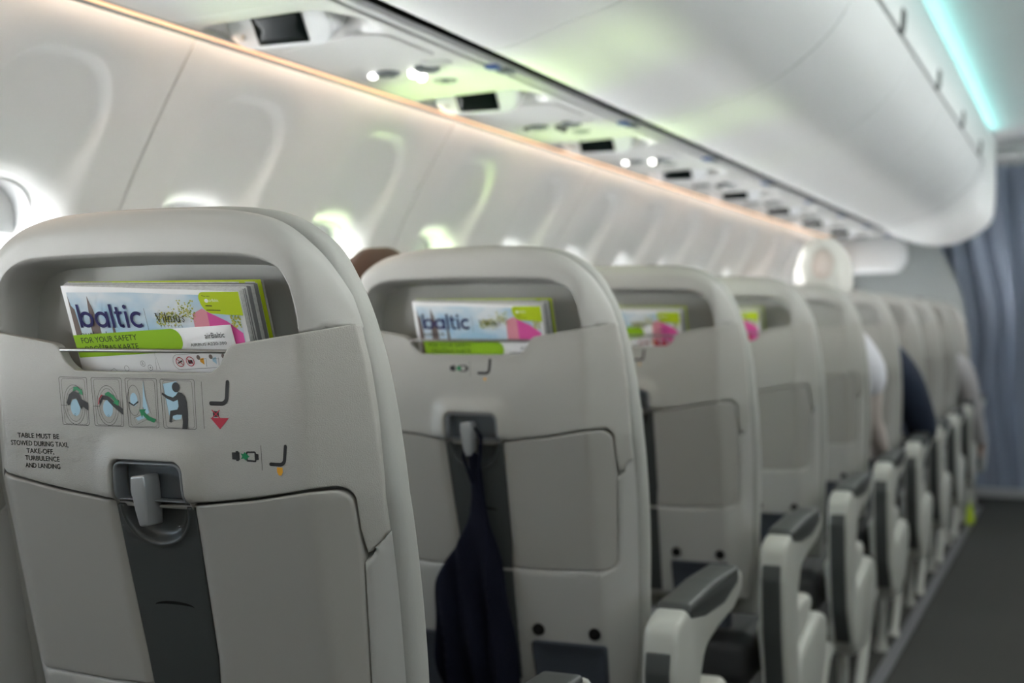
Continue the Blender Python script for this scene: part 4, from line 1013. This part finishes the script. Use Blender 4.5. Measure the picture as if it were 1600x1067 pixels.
def capsule_face():
    # a pill-shaped housing whose face looks down and back
    p = rrect(-1.289, 0.003, 0.212, 0.082, 0.0405, 10); a = math.radians(36); up = Vector((0, -math.sin(a), math.cos(a))); nb = Vector((0, math.cos(a), math.sin(a)))
    c = Vector((0, -0.255, 1.556))
    fm = lambda P, w: np.array([(u, *(c + up * v + nb * ww)[1:]) for (u, v), ww in zip(P, w)]) + np.array([0, 0, ZO])
    h = panel('screen_housing', p, lambda P: np.zeros(len(P)), fm, r=0.008, thick=0.045, step=0.015)
    s = panel('screen', rrect(-1.2875, 0.0035, 0.102, 0.063, 0.003), lambda P: np.full(len(P), -0.0022), fm, r=0.0006, thick=0.001, step=0.02, ring=())
    d = lathe('lamp_button', [(0.0001, -0.002), (0.005, -0.002), (0.006, 0.001)], (0, 0, 0), 'Y', 14)
    q = fm(np.array([(-1.366, -0.010)]), np.array([-0.001]))[0]
    for v in d.vertices: v.co = Vector(q) + v.co
    return h, s, d
psu_base_me = psu_base(); hous_me, scr_me, but_me = capsule_face()
door_p = fillet([(-1.365, -0.135), (-1.135, -0.190), (-1.135, 0.050), (-1.365, 0.050)], [.03, .05, .02, .02])
door_me = panel('oxygen_door', door_p, lambda P: np.full(len(P), -0.004), pmap, r=0.003, thick=0.004, step=0.03)
def nozzle(x, y): return lathe('air_nozzle', [(0.0001, -0.004), (0.008, -0.004), (0.010, 0.002), (0.017, 0.004), (0.021, -0.004), (0.026, -0.002), (0.027, 0.006)], (x, y, PSUZ - 0.004 + ZO), 'Z', 20)
def lamp(x, y): return lathe('reading_light', [(0.0001, -0.007), (0.0042, -0.007), (0.0085, -0.004), (0.0095, 0.006)], (x, y, PSUZ - 0.006 + ZO), 'Z', 18)
noz_me = [nozzle(*p) for p in ((-1.312, 0.185), (-1.328, 0.285), (-1.218, 0.175), (-1.233, 0.290))]
lamp_me = [lamp(*p) for p in ((-1.343, 0.180), (-1.260, 0.197), (-1.262, 0.240))]
grille_me = panel('speaker_grille', rrect(-1.17, 0.12, 0.06, 0.05, 0.02), lambda P: np.full(len(P), -0.002), pmap, r=0.002, thick=0.004, step=0.02)
plate_me = box('row_plate', (-1.098, 0.185, 1.548 + ZO), (-1.072, 0.215, 1.556 + ZO), 0.002)
clip_me = box('rail_clip', (-1.097, 0.235, 1.549 + ZO), (-1.066, 0.275, 1.558 + ZO), 0.003)
M['psuscreen'] = M['screen']
lamp_off = M['lens']
psu_lab = ['service panel behind the viewer with its lamps at the top edge', 'service panel with the nearest, largest black screen', 'service panel with the second black screen from the viewer', 'service panel with the third black screen from the viewer', 'service panel with the fourth black screen from the viewer',
           'service panel with the fifth black screen from the viewer', 'service panel with the sixth black screen from the viewer', 'service panel with the seventh black screen, above the white-haired head', 'service panel with the eighth, small blurred screen', 'service panel with the farthest screen, next to the rounded end']
def make_psu(y, lab, lit):
    r = empty('service_panel', (0, y, 0), lab, 'service panel', 'service panels under the left bins')
    link('base_panel', psu_base_me, M['psu'], r); h = link('screen_housing', hous_me, M['bezel'], r); link('screen', scr_me, M['screen'], h)['label'] = 'black screen'; link('call_button', but_me, M['rail'], h)
    link('oxygen_door', door_me, M['psu'], r); link('speaker_grille', grille_me, M['rail'], r)
    for m_ in noz_me: link('air_nozzle', m_, M['latch'], r)
    for k, m_ in enumerate(lamp_me):
        o = link('reading_light', m_.copy(), None, r); o.data.materials.clear(); o.data.materials.append(M['lampon'] if k in lit else M['lens'])
    link('row_plate', plate_me, M['bluetag'], r); link('rail_clip', clip_me, M['latch'], r)
lits = {1: (0, 1, 2), 3: (0, 1), 0: ()}
for k in range(-1, 8):
    make_psu(2.025 + 0.255 + PL * (k - 0) , psu_lab[k + 1], lits.get(k + 1, ()))
# panel end, rounded, and lining ahead of the first and behind the last panel
def psu_end():
    p = fillet([(-1.60, 1.560), (-1.085, 1.565), (-1.012, 1.520), (-1.005, 1.42), (-1.05, 1.345), (-1.60, 1.340)], [0, .06, .05, .07, .06, 0])
    me = extrude('panel_end', p, lambda u, v, t: (u, t, v + ZO), 8.48, 8.62, 0.03); o = link('panel_end', me, M['bezel']); tag(o, 'rounded white panel closing the end of the service panels by the grey bulkhead', 'end panel')
psu_end()

# ------------------------------------------------------------------ bulkhead and curtain
def bulkhead():
    p = [(-1.75, -0.05), (-0.70, -0.05), (-0.70, 0.95)] + [tuple(q) for q in catmull([(-0.70, 0.95), (-0.705, 1.10), (-0.74, 1.25), (-0.81, 1.42), (-0.90, 1.575), (-1.05, 1.78)], 6)][1:] + [(-1.2, 2.1), (-1.75, 2.1)]
    return extrude('wall_bulkhead', np.array(p), lambda u, v, t: (u, t, v + ZO), 9.02, 9.05, 0.006)
struct(link('wall_bulkhead', bulkhead(), M['bulk']))
def curtain():
    xs = np.linspace(-1.30, 0.95, 260); zs = np.linspace(-0.01, 2.03, 60); V = []
    for z in zs:
        for x in xs:
            g = (z - 0.0) / 2.0; k = math.exp(-((z - 1.12) / 0.35) ** 2)        # slightly gathered at tie height near the left
            xx = x + (0.06 * k * math.exp(-((x + 0.60) / 0.22) ** 2)) + 0.10 * (z - 1.1) * math.exp(-((x + .62) / .3) ** 2) * -1
            y = 9.13 + 0.026 * math.sin(x * 46 + 0.9 * math.sin(x * 7) + 0.6 * z) + 0.012 * math.sin(x * 97 - 1.2 * z) + 0.010 * math.sin(x * 19 + 2 * z)
            V.append((xx, y, z + ZO))
    n = len(xs); F = [(j * n + i, j * n + i + 1, (j + 1) * n + i + 1, (j + 1) * n + i) for j in range(len(zs) - 1) for i in range(n - 1)]
    me = mesh('curtain', V, F); r = empty('curtain', (0, 0, 0), 'grey-blue pleated curtain closing the front end of the aisle', 'curtain')
    link('cloth', me, M['curtain'], r)
    rl = link('curtain_rail', tube('curtain_rail', [(-1.3, 9.10, 2.055 + ZO), (0.95, 9.10, 2.055 + ZO)], 0.016, 12), M['rail'], r)
    rg = None
    for k in range(26):
        x = -1.25 + k * 0.085; link('curtain_hook', box('curtain_hook', (x - .008, 9.09, 2.02 + ZO), (x + .008, 9.11, 2.05 + ZO), 0.003), M['rail'], r)
curtain()
struct(link('baseboard_front', box('baseboard_front', (-0.66, 9.02, 0.0), (0.95, 9.07, 0.055), 0.006), M['rail']))
struct(link('wall_header', box('wall_header', (-0.56, 9.06, 2.085 + ZO), (0.8, 9.2, 2.20 + ZO), 0.01), M['ceil']))

# ------------------------------------------------------------------ people
def skinned(name, verts, edges, radii, sub=2):
    me = bpy.data.meshes.new(name); me.from_pydata(verts, edges, []); me.update()
    o = bpy.data.objects.new(name, me); COL.objects.link(o)
    md = o.modifiers.new('s', 'SKIN'); md.use_smooth_shade = True
    for i, r in enumerate(radii):
        me.skin_vertices[0].data[i].radius = (r, r) if np.isscalar(r) else r
        me.skin_vertices[0].data[i].use_root = (i == 0)
    ss = o.modifiers.new('u', 'SUBSURF'); ss.levels = ss.render_levels = sub
    dg = bpy.context.evaluated_depsgraph_get(); dg.update(); e = o.evaluated_get(dg); out = bpy.data.meshes.new_from_object(e)
    bpy.data.objects.remove(o); bpy.data.meshes.remove(me)
    out.polygons.foreach_set('use_smooth', [True] * len(out.polygons)); return out
def chain(pts, rad):
    return [tuple(p) for p in pts], [(i, i + 1) for i in range(len(pts) - 1)], list(rad)
def head_mesh(c, s=1.0, turn=0.0):
    """ellipsoid head sculpted with brow, nose, chin, eye sockets; facing +y"""
    bm = bmesh.new(); bmesh.ops.create_uvsphere(bm, u_segments=40, v_segments=28, radius=1)
    for v in bm.verts:
        x, y, z = v.co
        X, Y, Z = x * 0.075, y * 0.097, z * 0.118
        if z < 0: X *= 1 + 0.18 * z; Y *= 1 + (0.10 * z if y > 0 else 0.28 * z)
        if y > 0:
            Y += 0.022 * math.exp(-((x / .14) ** 2) - ((z + .12) / .20) ** 2)                    # nose
            Y -= 0.010 * (math.exp(-(((x - .36) / .18) ** 2) - ((z - .08) / .12) ** 2) + math.exp(-(((x + .36) / .18) ** 2) - ((z - .08) / .12) ** 2))
            Y += 0.006 * math.exp(-((x / .30) ** 2) - ((z + .46) / .07) ** 2) + 0.010 * math.exp(-((x / .35) ** 2) - ((z + .80) / .2) ** 2)
        v.co = (X, Y, Z)
    for sx in (-1, 1):                                                                             # ears
        m = bmesh.ops.create_uvsphere(bm, u_segments=12, v_segments=10, radius=1)
        for v in m['verts']: v.co = (sx * (0.078 + 0.010 * v.co.x * sx * .6), -0.005 + 0.020 * v.co.y, -0.005 + 0.032 * v.co.z)
    for v in bm.verts:
        q = Matrix.Rotation(turn, 3, 'Z') @ v.co; v.co = Vector(c) + q * s
    return from_bm('head', bm)
def hair_mesh(c, s, thick, turn=0.0, bald=False, low=-0.35, bulge=0.0):
    bm = bmesh.new(); bmesh.ops.create_uvsphere(bm, u_segments=112, v_segments=84, radius=1); r_ = random.Random(5)
    kill = []
    for v in bm.verts:
        x, y, z = v.co
        cut = low if y < 0.25 else low + (y - .25) * 1.2
        if z < cut: kill.append(v)
        elif bald and ((x - .12) / .42) ** 2 + ((z - 0.34) / .40) ** 2 < 1 and y < 0.1: kill.append(v)
        t = thick * (1 + 0.25 * math.sin(9 * x + 5 * z) * math.cos(7 * y))
        if bald and y < .35: t *= max(.12, min(1, ((((x - .12) / .42) ** 2 + ((z - 0.34) / .40) ** 2) - 1) / 2.2))
        v.co = (x * (0.077 + t), y * (0.098 + t) - 0.004, z * (0.119 + t))
        if bulge: v.co.x += (-1 if v.co.x < 0 else 1) * bulge * max(0, 1 - abs(z - .1) / .6)
    bmesh.ops.delete(bm, geom=kill, context='VERTS')
    for v in bm.verts: v.co = Vector(c) + (Matrix.Rotation(turn, 3, 'Z') @ v.co) * s
    bmesh.ops.solidify(bm, geom=list(bm.faces), thickness=0.002)
    return from_bm('hair', bm)
def hand_mesh(w, d, side_, s=1.0, palm_down=True):
    """hand at wrist w pointing along d: palm, four bent fingers of different lengths and a thumb from the side"""
    d = Vector(d).normalized(); up = Vector((0, 0, 1)); lat = d.cross(up)
    if lat.length < 0.2: lat = Vector((1, 0, 0))
    lat.normalize(); dn = -lat.cross(d).normalized()
    if dn.z > 0 and abs(d.z) < .9: dn = -dn
    w = Vector(w); mes = []
    palm = [w - d * .02, w + d * .03, w + d * .065, w + d * .09]
    mes.append(skinned('palm', *chain(palm, [(.026 * s, .020 * s), (.036 * s, .017 * s), (.040 * s, .015 * s), (.036 * s, .012 * s)]), 2))
    for k, (o, L) in enumerate(((-.030, .068), (-.010, .078), (.010, .073), (.029, .056))):
        o *= side_; b = w + d * .078 + lat * o
        p = [b, b + d * L * .45 + dn * .006, b + d * L * .75 + dn * .022, b + d * L * .92 + dn * .042]
        mes.append(skinned('finger', *chain(p, [.0098 * s, .0092 * s, .0085 * s, .0070 * s]), 1))
    b = w + d * .022 - lat * side_ * .028
    mes.append(skinned('thumb', *chain([b, b + d * .026 - lat * side_ * .022, b + d * .055 - lat * side_ * .026 + dn * .01, b + d * .074 - lat * side_ * .020 + dn * .014], [.013 * s, .0115 * s, .0105 * s, .008 * s]), 1))
    return mes
def person(loc, label, shirt, hair, skin, head, shoulders_z, r_elbow, r_hand, r_hand_dir, sleeve, bald=False, hthick=0.012, turn=0.0, lean_x=0.0, low=-.35, bulge=0.0):
    """seated figure facing the front; all points relative to loc on the floor below the seat back"""
    hx, hy, hz = head; sz = shoulders_z; r = empty('person', loc, label, 'person')
    sx = lean_x; hip = (0, 0.285, 0.56)
    T = [(0, 0.285, 0.56), (sx * .4, 0.270, 0.70), (sx * .8, 0.255, 0.84), (sx, 0.245, sz - 0.05), (hx * .5 + sx * .5, hy * .5 + .12, sz + 0.045), (hx, hy - .015, hz - 0.08)]
    V = list(T); E = [(i, i + 1) for i in range(5)]; R_ = [(.165, .125), (.150, .115), (.165, .115), (.150, .095), (.060, .060), (.056, .062)]
    V += [(sx + .150, .245, sz - .02), (sx + .195, .250, sz - .075), r_elbow, tuple((np.array(r_elbow) * .4 + np.array(r_hand) * .6)), r_hand]; E += [(3, 6), (6, 7), (7, 8), (8, 9), (9, 10)]; R_ += [.070, .062, .047, .040, .029]
    le = (sx - .245, .30, sz - .34); lh = (-.10, .50, .66)
    V += [(sx - .150, .245, sz - .02), (sx - .195, .250, sz - .075), le, tuple((np.array(le) * .4 + np.array(lh) * .6)), lh]; E += [(3, 11), (11, 12), (12, 13), (13, 14), (14, 15)]; R_ += [.070, .062, .047, .040, .029]
    for s in (1, -1):
        b = len(V); V += [(s * .085, .31, .545), (s * .105, .52, .570), (s * .115, .685, .560), (s * .115, .675, .33), (s * .115, .665, .095), (s * .115, .74, .045)]
        E += [(0, b)] + [(b + i, b + i + 1) for i in range(5)]; R_ += [.090, .078, .060, .052, .038, .036]
    body = [skinned('body', V, E, R_, 2), head_mesh((hx, hy, hz), 1.0, turn)] + hand_mesh(r_hand, r_hand_dir, 1) + hand_mesh(lh, (0.3, .9, -.1), -1)
    b = link('body', join('body', body), M[skin], r); b['label'] = 'bare skin'
    def sleeve_pts(s, n):
        P_ = {1: [V[3], V[6], V[7], V[8], V[9], V[10]], -1: [V[3], V[11], V[12], V[13], V[14], V[15]]}[s]; return P_[:n]
    SV = [T[0], T[1], T[2], T[3], tuple(np.array(T[3]) * .45 + np.array(T[4]) * .55)]; SE = [(0, 1), (1, 2), (2, 3), (3, 4)]; SR = [(.178, .138), (.163, .128), (.178, .128), (.163, .108), (.070, .070)]
    for s in (1, -1):
        pts = sleeve_pts(s, 6)[1:]; 
        if sleeve == 'short': pts = pts[:2] + [tuple(np.array(pts[1]) * .35 + np.array(pts[2]) * .65)]; rr = [.084, .076, .066]
        else: pts = pts[:4] + [tuple(np.array(pts[3]) * .1 + np.array(pts[4]) * .9)]; rr = [.084, .078, .064, .054, .044]
        bb = len(SV); SV += [tuple(p) for p in pts]; SE += [(3, bb)] + [(bb + i, bb + i + 1) for i in range(len(pts) - 1)]; SR += rr
    link('shirt', skinned('shirt', SV, SE, SR, 2), M[shirt], r)
    TV = [hip]; TE = []; TR_ = [(.178, .138)]
    for s in (1, -1):
        bb = len(TV); TV += [(s * .085, .31, .545), (s * .105, .52, .570), (s * .115, .685, .560), (s * .115, .675, .33), (s * .115, .667, .13)]; TE += [(0, bb)] + [(bb + i, bb + i + 1) for i in range(4)]; TR_ += [.100, .088, .070, .063, .055]
    link('trousers', skinned('trousers', TV, TE, TR_, 2), M['trousers'], r)
    for s in (1, -1): link('shoe', skinned('shoe', *chain([(s * .115, .640, .06), (s * .115, .70, .048), (s * .117, .80, .038)], [(.044, .05), (.046, .042), (.042, .032)]), 2), M['black'], r)
    link('hair', hair_mesh((hx, hy, hz), 1.0, hthick, turn, bald, low, bulge), M[hair], r)
    return r
YS = lambda k: Y1 + PITCH_Y * k
person((AX, YS(4), 0), 'white-haired person in white short sleeves, head above the fifth seat, bare forearm by the aisle', 'shirtwhite', 'hairwhite', 'skinpale', (0.078, 0.275, 1.245), 1.02, (0.213, 0.31, 0.79), (0.232, 0.50, 0.665), (0, 1, -.3), 'short', bald=True, hthick=0.015, lean_x=0.03, low=-.42)
person((AX, YS(5), 0), 'person in dark navy sleeves leaning an elbow into the aisle past the sixth seat', 'shirtnavy', 'hairbrown', 'skin', (0.03, 0.30, 1.10), 0.96, (0.302, 0.40, 0.67), (0.20, 0.62, 0.70), (-.4, 1, 0), 'long', lean_x=0.05)
person((AX, YS(8), 0), 'person in a pale grey sleeve whose arm hangs into the aisle near the curtain', 'shirtgrey', 'hairbrown', 'skin', (0.02, 0.30, 1.10), 0.90, (0.300, 0.36, 0.62), (0.335, 0.55, 0.42), (-.3, 1, -.4), 'long', lean_x=0.07)
person((AW, YS(1), 0), 'brown-haired person by the window, only the hair showing between the first two seats', 'shirtnavy', 'hairbrown', 'skin', (0.166, 0.32, 1.106), 0.93, (0.255, 0.36, 0.66), (0.15, 0.56, 0.66), (-.3, 1, 0), 'long', lean_x=0.04)
person((AW, YS(7), 0), 'tan-haired person by the far window, hair beside the white-haired head', 'shirtgrey', 'hairtan', 'skin', (0.02, 0.30, 1.16), 0.96, (0.255, 0.36, 0.66), (0.15, 0.56, 0.66), (-.3, 1, 0), 'long')
# small lime pouch on the floor beside the last seat
def pouch():
    bm = bmesh.new(); bmesh.ops.create_cube(bm, size=1)
    for v in bm.verts: v.co = Vector((v.co.x * .05, v.co.y * .10, v.co.z * .09 + .045)); 
    for v in bm.verts:
        if v.co.z > .05: v.co.x *= .55; v.co.y *= .8
    bmesh.ops.bevel(bm, geom=list(bm.edges), offset=.014, segments=4, profile=.6, affect='EDGES')
    r = empty('pouch', (-0.575, 7.72, 0.012), 'small lime yellow pouch on the floor track beside the far seats', 'pouch')
    link('pouch_body', from_bm('pouch_body', bm), M['tag'], r)
    link('strap', tube('strap', [(0, -.03, .086), (0, -.02, .115), (0, .02, .115), (0, .03, .086)], .004, 8), M['tag'], r)
pouch()
